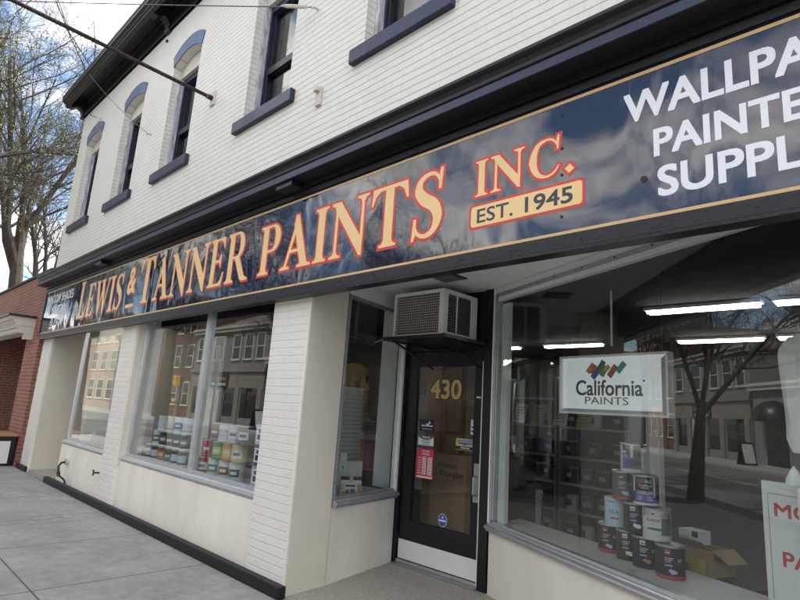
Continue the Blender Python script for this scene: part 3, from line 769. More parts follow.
sticker('card_sticker', 'white strip of payment card emblems', -3.315, -3.255, 1.352, 1.49, 'paper', e4)
def e5(s):
    s.use('ink_blue'); s.xz([(-3.475,1.29),(-3.27,1.295),(-3.28,1.255),(-3.36,1.25),(-3.38,1.238),(-3.40,1.25),(-3.46,1.255)], YS-.0014, YS-.002)
    s.use('can_yellow'); [s.xz([(-3.462+.026*k,1.264),(-3.448+.026*k,1.264),(-3.444+.026*k,1.286),(-3.458+.026*k,1.286)], YS-.0021, YS-.003) for k in range(7)]
    s.use('navy_paint').box(-3.488, -3.262, YS-.0024, YS-.0013, 1.20, 1.232); s.use('paper'); put_text(s, 'WELCOME', (-3.43, YS-.0026, 1.208), (1,0,0), (0,0,1), .11, .016, .02)
sticker('door_sticker', 'yellow and blue sticker over a navy strip', -3.49, -3.26, 1.196, 1.304, 'can_yellow', e5)
s = MB('paper'); s.xz(arcp(-3.614, .512, .055, .060, 0, 345, 23), YS-.0012, YS)
s.use('ink_blue'); s.xz(arcp(-3.614, .512, .050, .055, 0, 345, 23), YS-.0013, YS-.002)
s.use('paper').box(-3.655, -3.573, YS-.003, YS-.0021, .500, .516); s.xz([(-3.63,.530),(-3.60,.530),(-3.614,.553)], YS-.0021, YS-.003)
o = s.build('door_sticker', door); o['label'] = 'round blue sticker with a white bar'

# soffit over the entrance
MB('soffit').box(-12.9, -10.6, .06, 1.6, 2.76, 2.80).build('soffit', store)
sf = MB('soffit').xy([(-4.54, .06), (-.10, .06), (-.10, .215), (-3.03, 1.545), (-3.03, 1.66), (-4.54, 1.66)], 2.76, 2.80).build('soffit', store)
MB('ceiling').xy([(-3.028, 1.55), (-.10, .22), (-.10, 1.66), (-3.028, 1.66)], 2.76, 2.80).build('window_ceiling', store)
mb = MB('black_paint'); mb.box(-4.54, -.10, -.0, .058, 2.50, 2.758); mb.build('soffit_edge', sf)
mb = MB('black'); mb.box(-3.28, -3.02, .78, 1.03, 2.748, 2.759); mb.use('can_grey').box(-3.25, -3.05, .81, 1.0, 2.745, 2.7475)
mb.build('soffit_light', sf)

# angled show window right of the door
aw = R(-24.5); uW = Vector((math.cos(aw), math.sin(aw), 0)); nW = Vector((-uW.y, uW.x, 0))
P0 = Vector((-3.025, 1.50, 0))
TW = Matrix(((uW.x, nW.x, 0, P0.x), (uW.y, nW.y, 0, P0.y), (0, 0, 1, 0), (0, 0, 0, 1)))
LW = 3.22
MB('stucco', TW).box(0, LW, 0, .15, 0, .532).build('bulkhead', store)
f = MB('alu', TW)
f.box(.0, .022, -.006, .05, .60, 2.70); f.use('alu_dark').box(.023, .05, .0, .05, .625, 2.62)
f.use('alu').box(.051, LW, -.004, .045, .600, .622)
f.use('alu_dark').box(.023, LW, -.012, .04, 2.665, 2.70); f.use('white_wood').box(.051, LW, -.006, .05, 2.622, 2.664)
aw_ = f.build('show_window', store, bevel=.002)
MB('glass', TW).box(.051, LW, .008, .015, .623, 2.621).build('pane', aw_)
mb = MB('white_wood', TW); mb.box(0, LW, -.002, .10, 2.702, 2.757); mb.build('head_trim', aw_)
mb = MB('alu', TW); mb.prism([(0, b-.045, c-.11) for b, c in sill_profile(0)], (LW, 0, 0)); mb.build('sill', aw_)
for k in range(9):
    t = .25+k*.34; mb = MB('black', TW); mb.tube([(t, -.014, 2.683), (t, -.018, 2.683)], .006, 8); mb.build('screw', aw_)
for k in range(6):
    z = .8+k*.33; MB('black', TW).tube([(.011, -.010, z), (.011, -.0065, z)], .005, 6).build('screw', aw_)
mb = MB('deck')
g0 = P0+uW*.04+nW*.05; g1 = P0+uW*LW+nW*.05
mb.xy([(g0.x, g0.y), (g1.x, g1.y), (.0, .95), (-.84, 1.21), (-1.35, 1.41), (-2.49, 1.79), (-3.0, 1.97)], .55, .60)
mb.build('display_deck', store)
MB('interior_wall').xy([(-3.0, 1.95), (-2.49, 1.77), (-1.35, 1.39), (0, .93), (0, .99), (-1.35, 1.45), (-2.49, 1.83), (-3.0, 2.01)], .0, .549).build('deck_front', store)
MB('white_wood', TW).box(.052, .16, .05, .09, .62, 2.60).build('jamb_board', aw_)

# entrance floor
mb = MB('entry'); mb.xy([(-4.5, -.002), (-.1, -.002), (-.1, .1), (-3.0, 1.70), (-4.5, 1.70)], .0, .006); mb.build('entry_floor', store)
MB('entry').box(-12.2, -10.86, .0, 1.5, 0, .05).build('alcove_step', store)
# inside
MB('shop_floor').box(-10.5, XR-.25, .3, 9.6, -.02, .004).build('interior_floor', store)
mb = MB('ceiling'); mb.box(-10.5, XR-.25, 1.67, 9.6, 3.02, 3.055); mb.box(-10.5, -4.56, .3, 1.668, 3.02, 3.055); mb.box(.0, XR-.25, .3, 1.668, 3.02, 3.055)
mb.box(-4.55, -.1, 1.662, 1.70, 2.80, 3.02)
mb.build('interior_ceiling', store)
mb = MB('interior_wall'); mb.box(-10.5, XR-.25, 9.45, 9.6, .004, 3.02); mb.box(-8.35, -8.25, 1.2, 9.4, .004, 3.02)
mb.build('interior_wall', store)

# ------------------------------------------------------------------ the long shop sign
sign = thing('shop_sign', 'long glossy navy shop sign with cream serif letters over the whole shop front', 'sign', (-5, -.08, 2.5))
SX0, SX1, SY = -12.93, 3.2, -.08
MB('sign').box(SX0+.03, SX1-.03, SY, -.002, 2.572, 3.444).build('sign_panel', sign)
mb = MB('gold'); mb.box(SX0+.03, SX1-.03, SY-.003, SY-.0001, 3.408, 3.428); mb.box(SX0+.03, SX1-.03, SY-.003, SY-.0001, 2.576, 2.597)
mb.build('gold_stripe', sign)
mb = MB('black_paint')
mb.box(SX0, SX1, -.104, -.003, 2.470, 2.5715); mb.box(SX0, SX1, -.094, -.003, 3.4445, 3.495); mb.box(SX0, SX1, -.118, -.003, 3.502, 3.549)
mb.box(SX0, SX0+.03, -.094, -.003, 2.5716, 3.4444); mb.box(SX1-.03, SX1, -.094, -.003, 2.5716, 3.4444)
mb.use('cornice_paint').box(SX0+.001, SX1, -.1055, -.1041, 2.490, 2.568)
mb.box(SX0+.031, SX1-.031, -.0955, -.0941, 3.452, 3.488)
mb.build('sign_frame', sign, bevel=.003)
def lettering(items, x0, x1, z0, o, shift=(0, 0)):
    mb = MB(); serif_text(mb, items, x0, x1, z0, SY, o, shift); return mb.build('lettering', sign)
B_, s_ = .64, .56
LW_X = [(-10.62, -8.55), (-7.92, -5.02)]
lettering([(c, h_) for c, h_ in zip('LEWIS', (B_, s_, s_, s_, s_))], LW_X[0][0], LW_X[0][1], 2.735, .010, (.010, -.012))
lettering([(c, h_) for c, h_ in zip('TANNER', (B_, s_, s_, s_, s_, s_))], LW_X[1][0], LW_X[1][1], 2.745, .010, (.010, -.014))
mb = MB('letter_red'); put_text(mb, '&', (-8.38, SY-.0005, 2.915), (1,0,0), (0,0,1), .33, .43, .05, .001); mb.box(-8.345, -8.035, SY-.001, SY-.0002, 2.715, 2.768)
mb.use('letter_gold'); put_text(mb, '&', (-8.375, SY-.0018, 2.928), (1,0,0), (0,0,1), .30, .40, .03, .001); mb.box(-8.345, -8.045, SY-.003, SY-.0012, 2.727, 2.775)
mb.build('lettering', sign)
lettering([(c, .505) for c in 'PAINTS'], -4.80, -2.385, 2.750, .021)
lettering([(c, .255) for c in 'INC.'], -2.125, -1.405, 2.957, .017)
def rrect(x0, x1, z0, z1, r):
    p = []
    for cx, cz, a in ((x1-r, z0+r, -90), (x1-r, z1-r, 0), (x0+r, z1-r, 90), (x0+r, z0+r, 180)): p += arcp(cx, cz, r, r, a, a+90, 5)
    return p
mb = MB('letter_red'); mb.xz(rrect(-2.165, -1.345, 2.728, 2.905, .03), SY-.0001, SY-.001)
mb.use('letter_gold'); mb.xz(rrect(-2.148, -1.362, 2.745, 2.888, .02), SY-.0005, SY-.0022)
mb.use('letter_navy'); put_text(mb, 'EST.', (-2.098, SY-.0023, 2.768), (1,0,0), (0,0,1), .275, .098, .015, .001)
put_text(mb, '1945', (-1.735, SY-.0023, 2.766), (1,0,0), (0,0,1), .315, .102, .025, .001)
mb.build('date_plate', sign)
mb = MB('letter_white')
put_text(mb, 'WALLPAPER', (-1.118, SY-.0002, 3.142), (1,0,0), (0,0,1), 1.21, .178, .032, .0015)
put_text(mb, 'PAINTERS\'', (-.966, SY-.0002, 2.908), (1,0,0), (0,0,1), .905, .165, .032, .0015)
put_text(mb, 'SUPPLIES', (-.951, SY-.0002, 2.682), (1,0,0), (0,0,1), .90, .168, .032, .0015)
mb.build('lettering', sign)
mb = MB('letter_white')
put_text(mb, 'WINDOW SHADES', (-12.78, SY-.0002, 3.16), (1,0,0), (0,0,1), 1.72, .17, .02, .0015)
put_text(mb, 'VENETIAN', (-12.36, SY-.0002, 2.935), (1,0,0), (0,0,1), .98, .16, .02, .0015)
put_text(mb, 'BLINDS', (-12.26, SY-.0002, 2.70), (1,0,0), (0,0,1), .78, .16, .02, .0015)
mb.build('lettering', sign)
for xx in (-1.49, -4.85, -8.5):
    for z in (2.69, 2.95, 3.12, 3.34): MB('black').tube([(xx, SY-.005, z), (xx, SY-.0002, z)], .009, 8).build('screw', sign)
MB('rust').tube([(-1.02, SY-.004, 2.80), (-1.02, SY-.0002, 2.80)], .018, 10).build('screw', sign)
for k in range(26):
    MB('black').tube([(-10.6+k*.42, -.109, 2.53), (-10.6+k*.42, -.1056, 2.53)], .008, 6).build('screw', sign)

# ------------------------------------------------------------------ air conditioner on its shelf
sh = thing('wall_shelf', 'black shelf on two diagonal braces above the door, under the air conditioner', 'shelf', (-3.5, 1.5, 2.2))
MB('black_paint').box(-3.90, -3.10, .84, 1.514, 2.195, 2.228).build('board', sh, bevel=.004)
for xx in (-3.99+.2, -3.17):
    mb = MB('black_paint'); mb.tube([(xx, .90, 2.194), (xx, 1.513, 1.98)], .011, 6); mb.tube([(xx, .88, 2.19), (xx, 1.51, 2.19)], .008, 6); mb.build('brace', sh)
MB('alu_dark').tube([(-4.02, .86, 2.18), (-3.88, .84, 2.205)], .006, 6).build('cable', sh)
ac = thing('air_conditioner', 'white window air conditioner with rusty wire grille above the shop door', 'air conditioner', (-3.55, 1.2, 2.229))
ax0, ax1, ay0, ay1, az0, az1 = -3.90, -3.25, .985, 1.51, 2.2295, 2.685
mb = MB('white_metal')
mb.box(ax0, ax0+.03, ay0, ay0+.02, az0, az1); mb.box(ax1-.055, ax1, ay0, ay0+.02, az0, az1)
mb.box(ax0+.03, ax1-.055, ay0, ay0+.02, az0, az0+.038); mb.box(ax0+.03, ax1-.055, ay0, ay0+.02, az1-.035, az1)
mb.box(ax0, ax1, ay0+.02, ay1, az1-.012, az1); mb.box(ax0, ax1, ay0+.02, ay1, az0, az0+.012)
mb.box(ax0, ax0+.012, ay0+.02, ay1, az0+.012, az1-.012)
# right side: frame round two louvre fields
mb.box(ax1-.012, ax1, ay0+.02, ay0+.07, az0+.012, az1-.012); mb.box(ax1-.012, ax1, ay1-.10, ay1, az0+.012, az1-.012)
mb.box(ax1-.012, ax1, ay0+.20, ay0+.215, az0+.05, az1-.04)
mb.box(ax1-.012, ax1, ay0+.07, ay1-.10, az0+.012, az0+.05); mb.box(ax1-.012, ax1, ay0+.07, ay1-.10, az1-.04, az1-.012)
mb.build('casing', ac, bevel=.004)
mb = MB('rust').box(ax0+.02, ax1-.02, ay0+.09, ay1-.02, az0+.02, az1-.02); mb.build('coil', ac)
mb = MB('alu_dark')
for k in range(19): z = az0+.06+k*.0195; mb.add([(ax1-.010, ay0+.072, z), (ax1-.001, ay0+.072, z-.012), (ax1-.001, ay1-.102, z-.012), (ax1-.010, ay1-.102, z)], [(0,1,2,3)])
mb.build('louvres', ac)
mb = MB('white_trim')
gx0, gx1, gz0, gz1 = ax0+.03, ax1-.055, az0+.038, az1-.035
for k in range(1, 22): xx = gx0+(gx1-gx0)*k/22; mb.tube([(xx, ay0+.010, gz0), (xx, ay0+.010, gz1)], .0026, 4)
for k in range(1, 15): z = gz0+(gz1-gz0)*k/15; mb.tube([(gx0, ay0+.006, z), (gx1, ay0+.006, z)], .0030, 4)
mb.use('fin')
for k in range(60): xx = gx0+(gx1-gx0)*(k+.5)/60; mb.box(xx-.0006, xx+.0006, ay0+.03, ay0+.085, gz0, gz1)
mb.build('grille', ac)

# ------------------------------------------------------------------ pole, wires, small ironwork on the facade
t = thing('flag_pole', 'rusty horizontal pole bolted to the upper wall between two windows', 'pole', (-6.58, 0, 5.43))
MB('rust').tube([(-6.58, -.02, 5.43), (-6.59, -1.2, 5.455), (-6.6, -2.9, 5.49)], .024, 10).build('rod', t, smooth=True)
mb = MB('white_trim'); mb.box(-6.64, -6.52, -.022, -.001, 5.33, 5.53); mb.use('rust').tube([(-6.58, -.10, 5.43), (-6.58, -.022, 5.43)], .034, 10); mb.build('base_plate', t, bevel=.003)
def hook_wire(label, h0, far, rad=.006, extra=None):
    t = thing('guy_wire', label, 'wire', h0)
    h0 = Vector(h0); far = Vector(far); pts = []
    for k in range(13): u = k/12; pts.append(h0+Vector((0, -.05, 0))+(far-h0)*u-Vector((0, 0, .25*u*(1-u))))
    MB('wire').tube(pts, rad, 5).build('cable', t)
    mb = MB('steel'); mb.tube([h0, h0+Vector((.0, -.05, 0)), h0+Vector((-.02, -.07, -.02))], .010, 6); mb.build('hook', t)
    if extra:
        d = (far-h0).normalized(); mb = MB('white_trim'); mb.tube([pts[0]+d*.05, pts[0]+d*.10, pts[0]+d*.30, pts[0]+d*.36], [.006, .020, .020, .006], 6); mb.build('turnbuckle', t)
    return t
hook_wire('thin grey cable with a turnbuckle hooked to the wall right of the tall window', (-4.35, 0, 5.62), (-10.2, -4.9, 5.9), .006, True)
hook_wire('short thin wire running from a wall hook up to the eaves cornice', (-8.71, 0, 5.61), (-11.3, -.40, 7.55), .005)
t = tag(MB('white_trim').box(-4.19, -4.11, -.03, -.001, 4.42, 4.62).box(-4.18, -4.12, -.07, -.03, 4.56, 4.60).build('wall_bracket', bevel=.005),
        'small cream metal bracket on the painted wall under the tall windows', 'bracket')
mb = MB('steel'); mb.tube([(-12.06, -.001, 7.09), (-12.06, -.12, 7.10), (-11.98, -.16, 7.07), (-11.9, -.14, 7.12)], .012, 6)
tag(mb.build('wall_hook'), 'curly iron hook on the wall under the eaves at the far corner', 'hook')
mb = MB('steel'); mb.tube([(-11.45, -.001, 6.67), (-11.42, -.10, 6.68), (-11.30, -.16, 6.66), (-11.24, -.12, 6.74)], .012, 6)
tag(mb.build('wall_hook'), 'iron hook on the wall beside the farthest arched window', 'hook')
tag(MB('rust').tube([(-8.66, -.03, 7.28), (-8.66, -.001, 7.28)], .025, 8).build('wall_anchor'), 'round rusty anchor bolt on the wall near the eaves', 'bolt')
# pipe and tap on the left bulkhead
t = thing('drain_pipe', 'short rusty elbow pipe out of the low wall under the far display window', 'pipe', (-10.05, 0, .2))
mb = MB('alu'); mb.tube([(-10.10, .043, .405), (-10.10, .0, .405)], .05, 12); mb.build('flange', t, smooth=True)
mb = MB('rust'); mb.tube([(-10.10, .02, .40), (-10.10, -.05, .39), (-10.07, -.09, .34), (-9.97, -.10, .23)], .017, 8)
mb.tube([(-9.985, -.10, .265), (-9.955, -.10, .205)], .026, 8); mb.tube([(-9.97, -.10, .22), (-9.83, -.05, .165), (-9.78, -.04, .12)], .014, 8); mb.build('pipe', t, smooth=True)
mb = MB('rust'); mb.tube([(-8.62, .043, .41), (-8.62, -.04, .41), (-8.60, -.05, .38)], .013, 6); mb.tube([(-8.66, -.045, .44), (-8.57, -.045, .44)], .008, 6); mb.tube([(-8.615, -.045, .41), (-8.615, -.045, .44)], .006, 6)
tag(mb.build('water_tap'), 'small rusty water tap on the low wall beside the white pier', 'tap')

# ------------------------------------------------------------------ red brick neighbour
nb = thing('brick_building', 'low red brick building left of the paint shop with a cream porch canopy', 'building', (-16, 0, 0))
mb = MB('brick_red')
mb.box(-20.5, -13.03, -.035, .25, 2.95, 3.93); mb.box(-14.12, -13.03, -.035, 1.6, 0, 2.949); mb.box(-20.5, -19.2, -.035, 1.6, 0, 2.949)
mb.box(-20.5, -20.2, .25, 9, 2.95, 3.93); mb.box(-20.5, -20.2, 1.6, 9, 0, 2.949)
mb.build('wall', nb)
mb = MB('brick_dark'); mb.box(-19.2, -14.121, 1.6, 1.75, .82, 2.949); mb.build('porch_wall', nb)
mb = MB('stone'); mb.box(-19.2, -14.121, 1.58, 1.75, .0, .70); mb.use('black').box(-19.2, -14.121, 1.57, 1.75, .701, .80); mb.build('porch_base', nb)
MB('curb_black').box(-20.55, -13.02, -.075, .30, 3.931, 3.985).build('coping', nb)
MB('roof_brown').box(-20.4, -13.05, .26, 9, 3.4, 3.5).build('roof', nb)
mb = MB('white_trim')
prof = [(-.036,2.62),(-.30,2.62),(-.33,2.66),(-.33,2.72),(-.37,2.725),(-.37,2.80),(-.41,2.83),(-.43,2.87),(-.47,2.88),(-.50,2.935),(-.50,2.955),(-.036,2.955)]
mb.yz(prof, -19.8, -13.60)
mb.box(-13.75, -13.60, -.20, -.036, 2.50, 2.619)
for k in range(7): yk = -.36+k*.047; mb.box(-13.5995, -13.585, yk, yk+.026, 2.765, 2.795)
for k in range(90): xk = -19.7+k*.068; mb.box(xk, xk+.04, -.385, -.3705, 2.765, 2.795)
can = mb.build('canopy', nb, bevel=.003)
MB('black').box(-19.85, -13.56, -.54, -.034, 2.9555, 2.995).build('canopy_roof', can)
bx = thing('display_box', 'low black framed box with a white panel and board lid by the corner pier', 'box', (-13.6, -.2, 0))
mb = MB('black_paint'); mb.box(-14.05, -13.16, -.42, -.06, .0, .56); mb.build('cabinet', bx, bevel=.006)
MB('paper').box(-13.1595, -13.152, -.35, -.15, .05, .47).build('side_panel', bx, bevel=.002)
MB('paper').box(-13.96, -13.25, -.428, -.4205, .07, .47).build('front_panel', bx, bevel=.002)
MB('oak').box(-14.16, -13.10, -.50, -.045, .561, .60).build('lid', bx, bevel=.004)
mb = MB('mulch'); random.seed(3)
for k in range(70):
    a, r = random.uniform(0, 6.28), random.uniform(.1, .5); cx, cy = -13.9+r*1.5*math.cos(a), -.62+.28*r*math.sin(a); s = random.uniform(.01, .03)
    mb.box(cx-s, cx+s, cy-s*.7, cy+s*.7, .0, s)
tag(mb.build('loose_gravel'), kind='stuff')
# ------------------------------------------------------------------ ceiling lights in the shop
def strip_light(label, x0, x1, y, dz=0):
    t = thing('strip_light', label, 'ceiling light', ((x0+x1)/2, y, 3.0), 'fluorescent ceiling lights in the shop')
    MB('white_metal').box(x0, x1, y-.09, y+.09, 2.975+dz, 3.015+dz).build('fixture', t)
    for q in (-.05, .05): MB('tube').tube([(x0+.03, y+q, 2.955+dz), (x1-.03, y+q, 2.955+dz)], .017, 8).build('tube', t)
strip_light('twin tube strip light nearest the angled show window', -2.62, -1.35, 4.25)
strip_light('twin tube strip light behind the hanging paint sign, middle row', -1.25, .0, 4.25)
strip_light('twin tube strip light deep in the shop above the far right shelves', -3.1, -1.85, 6.9)
strip_light('twin tube strip light deep in the shop behind the hanging paint sign', -1.7, -.45, 6.9)
strip_light('twin tube strip light seen left of the hanging paint sign', -5.55, -4.35, 6.85)
strip_light('twin tube strip light farthest left of the hanging sign', -7.4, -6.1, 6.85)
strip_light('twin tube strip light seen through the side window by the door', -6.6, -5.4, 4.25)
strip_light('twin tube strip light behind the far left display window', -10.35, -9.15, .55, -.26)

# ------------------------------------------------------------------ hanging light box sign
hs = thing('hanging_sign', 'white hanging light box sign reading California Paints behind the show window', 'sign', (-1.87, 1.40, 1.84))
a = math.atan2(-.185, .945); HX = Vector((math.cos(a), math.sin(a), 0)); HN = Vector((-HX.y, HX.x, 0)); H0 = Vector((-2.34, 1.50, 1.60))
TH = Matrix(((HX.x, HN.x, 0, H0.x), (HX.y, HN.y, 0, H0.y), (0, 0, 1, H0.z), (0, 0, 0, 1)))
Wd, Hd = .965, .475
mb = MB('white_metal', TH)
for x0, x1, z0, z1 in ((0, Wd, 0, .018), (0, Wd, Hd-.018, Hd), (0, .018, .018, Hd-.018), (Wd-.018, Wd, .018, Hd-.018)): mb.box(x0, x1, -.012, .07, z0, z1)
mb.build('case', hs, bevel=.003)
mb = MB('lightbox', TH).box(.0182, Wd-.0182, .012, .06, .0182, Hd-.0182); mb.build('face_panel', hs)
mb = MB('alu_dark', TH); mb.prism([(.0185, .0115, .0185), (Wd-.0185, .0115, .0185), (Wd-.06, .0115, .042), (.03, .0115, .042)], (0, -.003, 0)); mb.prism([(Wd-.0185, .0112, .0185), (Wd-.0185, .0112, Hd-.0185), (Wd-.06, .0112, Hd-.05), (Wd-.06, .0112, .042)], (0, -.003, 0)); mb.build('inner_edge', hs)
mb = MB('letter_navy', TH)
put_text(mb, 'California', (.155, .0115, .150), (1,0,0), (0,0,1), .60, .125, .022, .001)
put_text(mb, 'PAINTS', (.245, .0115, .082), (1,0,0), (0,0,1), .39, .058, .0, .001)
mb.xz([(.765+.009*math.cos(k*.785), .265+.009*math.sin(k*.785)) for k in range(8)], .0113, .0105)
mb.build('lettering', hs)
mb = MB(None, TH)
def brush(mat, x0, z0, x1, z1, w, d):
    mb.use(mat); dx_, dz_ = x1-x0, z1-z0; L = math.hypot(dx_, dz_); px, pz = -dz_/L*w/2, dx_/L*w/2
    mb.xz([(x0-px, z0-pz), (x1-px, z1-pz), (x1+px, z1+pz), (x0+px, z0+pz)], .0115, .0105-d*.0004)
brush('can_orange', .270, .335, .330, .405, 0.046, 0); brush('ink_red', .315, .325, .345, .395, 0.036, 1)
brush('ink_blue', .315, .290, .400, .385, 0.049, 2); brush('can_dgreen', .378, .36, .425, .425, 0.044, 3); brush('can_green', .400, .305, .445, .385, 0.047, 4)
brush('can_yellow', .432, .345, .475, .385, 0.039, 5); brush('can_red', .470, .300, .535, .385, 0.047, 6); brush('teal', .545, .335, .61, .405, 0.047, 7)
mb.build('brush_strokes', hs)
mb = MB('alu', TH); mb.box(Wd*.5-.008, Wd*.5+.008, .03, .034, Hd+.07, 1.0); mb.build('hanger', hs)
for q in (.08, Wd-.06):
    mb = MB('wire', TH); mb.tube([(q, .03, Hd), (q, .03, 1.40)], .0025, 5); mb.build('chain', hs)

# ------------------------------------------------------------------ paint cans
CR, CH = .0825, .19
def curved_text(mb, body, r, z, a_mid, width, h, bold=.01):
    me = text_mesh(body, bold); x0, x1, y0, y1 = bounds(me); sx_ = width/(x1-x0); sy = h/(y1-y0)
    vs = []
    for v in me.vertices:
        a = a_mid+((v.co.x-(x0+x1)/2)*sx_)/r; rr = r+(.0006 if v.co.z > 0 else 0)
        vs.append((rr*math.cos(a), rr*math.sin(a), z+(v.co.y-y0)*sy))
    mb.add(vs, [tuple(p.vertices) for p in me.polygons])
def patch(mb, a0, a1, z0, z1, r=CR+.0004, n=6):
    vs = []; fs = []
    for k in range(n+1):
        a = a0+(a1-a0)*k/n; vs += [(r*math.cos(a), r*math.sin(a), z0), (r*math.cos(a), r*math.sin(a), z1)]
    for k in range(n): fs.append((2*k, 2*k+2, 2*k+3, 2*k+1))
    mb.add(vs, fs)
def blob(mb, a, z, w, h, r=CR+.0008, seed=1):
    random.seed(seed); n = 9; vs = [(r*math.cos(a), r*math.sin(a), z)]
    for k in range(n):
        q = 2*math.pi*k/n; f_ = random.uniform(.6, 1.05); aa = a+w*f_*math.cos(q)/r; vs.append((r*math.cos(aa), r*math.sin(aa), z+h*f_*math.sin(q)))
    mb.add(vs, [(0, 1+k, 1+(k+1) % n) for k in range(n)])
F = -math.pi/2              # label front looks to local -y
def can(name, label, pos, rotz, base, draw=None, lid='tin', band=None, group=None, s=1.0, handle=True, h=CH):
    t = thing(name, label, 'paint can', pos, group, rotz); t.scale = (s, s, s)
    mb = MB(base); mb.lathe((0, 0, 0), [(0, .0), (CR-.002, 0), (CR, .003), (CR, h-.014), (CR-.003, h-.012)], 32)
    if band: mb.use(band); mb.lathe((0, 0, 0), [(CR+.0003, .002), (CR+.0006, .003), (CR+.0006, .022), (CR+.0003, .0225)], 32)
    if draw: draw(mb)
    mb.build('body', t, smooth=True, local=True)
    mb = MB(lid); mb.lathe((0, 0, 0), [(CR-.003, h-.016), (CR+.0015, h-.012), (CR+.002, h-.004), (CR-.001, h), (CR-.006, h-.003), (CR-.013, h-.003), (CR-.016, h-.008), (0, h-.007)], 32)
    mb.build('lid', t, smooth=True, local=True)
    if handle:
        mb = MB('wire'); mb.tube([(CR*math.cos(q)*1.03+.0, -CR*1.04*math.sin(q) if False else CR*1.03*math.sin(q), h-.03-.05*math.sin((q-math.radians(0))*1.0)) for q in [math.pi*k/12 for k in range(13)]], .0014, 4); mb.build('handle', t, smooth=True, local=True)
    return t
def lines(mb, a0, zs, w, col_='can_grey', h=.004):
    mb.use(col_)
    for k, z in enumerate(zs): patch(mb, a0, a0+w*(1-.18*(k % 3)), z, z+h, CR+.0006)
def d_black(badge, spot, word=None, dot='can_white', sd=1):
    def f(mb):
        mb.use(badge); patch(mb, F-.42, F-.02, .140, .168)
        mb.use('can_white' if badge not in ('can_white',) else 'can_black'); patch(mb, F-.36, F-.08, .147, .153, CR+.0008)
        lines(mb, F-.42, (.118, .108, .098), .62, 'can_lilac', .0045); lines(mb, F-.42, (.076,), .5, 'can_lilac', .007)
        mb.use(dot); blob(mb, F+.62, .112, .013, .013, CR+.0006, 2)
        mb.use('can_dgreen'); blob(mb, F+.62, .112, .008, .008, CR+.001, 5)
        mb.use(spot); blob(mb, F+.18, .045, .026, .016, CR+.0006, sd); blob(mb, F-.05, .052, .014, .012, CR+.0009, sd+3)
        mb.use('can_grey'); patch(mb, F-1.0, F+1.2, .0855, .087, CR+.0005, 12)
    return f
def d_fix(mb):
    mb.use('can_purple'); patch(mb, F-.95, F+.8, .022, .085, CR+.0004, 10); mb.use('can_white'); patch(mb, F-1.1, F-.92, .085, .175, CR+.0007); patch(mb, F+.52, F+.66, .055, .178, CR+.0007)
    mb.use('ink_red'); curved_text(mb, 'FIX', CR+.0005, .142, F-.42, .040, .021, .02)
    mb.use('can_white'); curved_text(mb, 'ALL', CR+.0005, .142, F+.12, .045, .021, .02)
    curved_text(mb, 'WATERPROOF', CR+.0005, .118, F-.1, .085, .012, .02); patch(mb, F-.4, F+.2, .108, .112, CR+.0006)
    curved_text(mb, 'EVERLIFE', CR+.0005, .070, F-.1, .095, .020, .02)
    for k in range(3): patch(mb, F-.75, F-.35, .034+.010*k, .038+.010*k, CR+.0006); patch(mb, F+.05, F+.45, .034+.010*k, .038+.010*k, CR+.0006)
    patch(mb, F-1.2, F+1.2, .004, .020, CR+.0006, 12)
def d_lite(mb):
    mb.use('can_grey'); patch(mb, F-.95, F+.85, .024, .178, CR+.0004, 10); mb.use('can_purple'); patch(mb, F-.95, F-.25, .030, .120, CR+.0006)
    mb.use('can_white'); curved_text(mb, 'FE', CR+.0008, .098, F-.62, .030, .018, .02); patch(mb, F-.25, F-.02, .10, .178, CR+.0007); patch(mb, F-1.1, F-.6, .125, .14, CR+.0008)
    mb.use('can_blue'); patch(mb, F+.6, F+.85, .03, .16, CR+.0007)
def d_floor(mb):
    mb.use('can_grey'); patch(mb, F+.28, F+1.25, .035, .135, CR+.0005); patch(mb, F-.75, F+.3, .062, .076, CR+.0006)
    mb.use('tin'); patch(mb, F-1.3, F+1.3, .140, .172, CR+.0004, 12)
    mb.use('ink_red'); curved_text(mb, 'ALLFLOR', CR+.0006, .112, F-.32, .088, .019, .02)
    lines(mb, F-.78, (.100, .092), .8, 'can_lilac', .003)
    mb.use('can_black'); blob(mb, F+.95, .145, .012, .016, CR+.0009, 4); blob(mb, F+.72, .128, .008, .009, CR+.0009, 6); blob(mb, F-.3, .158, .016, .006, CR+.0009, 9)
def d_sea(mb):
    mb.use('can_grey'); patch(mb, F-.5, F+.2, .160, .166, CR+.0005); mb.use('ink_blue'); curved_text(mb, 'SEA', CR+.0006, .085, F+.1, .07, .026, -.01)
    mb.use('ink_red'); patch(mb, F-.2, F+.5, .050, .062, CR+.0006)
TOW = R(22)                 # the labels look towards the street
pos1 = [(-1.90, 1.465), (-1.715, 1.355), (-1.555, 1.245), (-1.355, 1.115)]
can('paint_can', 'black paint can with a red band, left end of the bottom row', pos1[0]+(.60,), TOW-.2, 'can_black', d_black('can_red', 'can_lilac', sd=3), band='can_red', s=1.06)
can('paint_can', 'black paint can with a white badge and pale splash, second in the bottom row', pos1[1]+(.60,), TOW-.1, 'can_black', d_black('can_white', 'paper', sd=5), s=1.06)
can('paint_can', 'black paint can with an orange splash, third in the bottom row', pos1[2]+(.60,), TOW-.05, 'can_black', d_black('can_white', 'can_orange', sd=7), s=1.06)
can('paint_can', 'black paint can with red badge and red band, right end of the bottom row', pos1[3]+(.60,), TOW, 'can_black', d_black('can_red', 'can_lilac', sd=9), band='can_red', s=1.06)
can('paint_can', 'pale blue paint can at the left of the second row', (-1.82, 1.405, 0.8014), TOW-.35, 'can_blue', d_sea, lid='can_white', s=1.06)
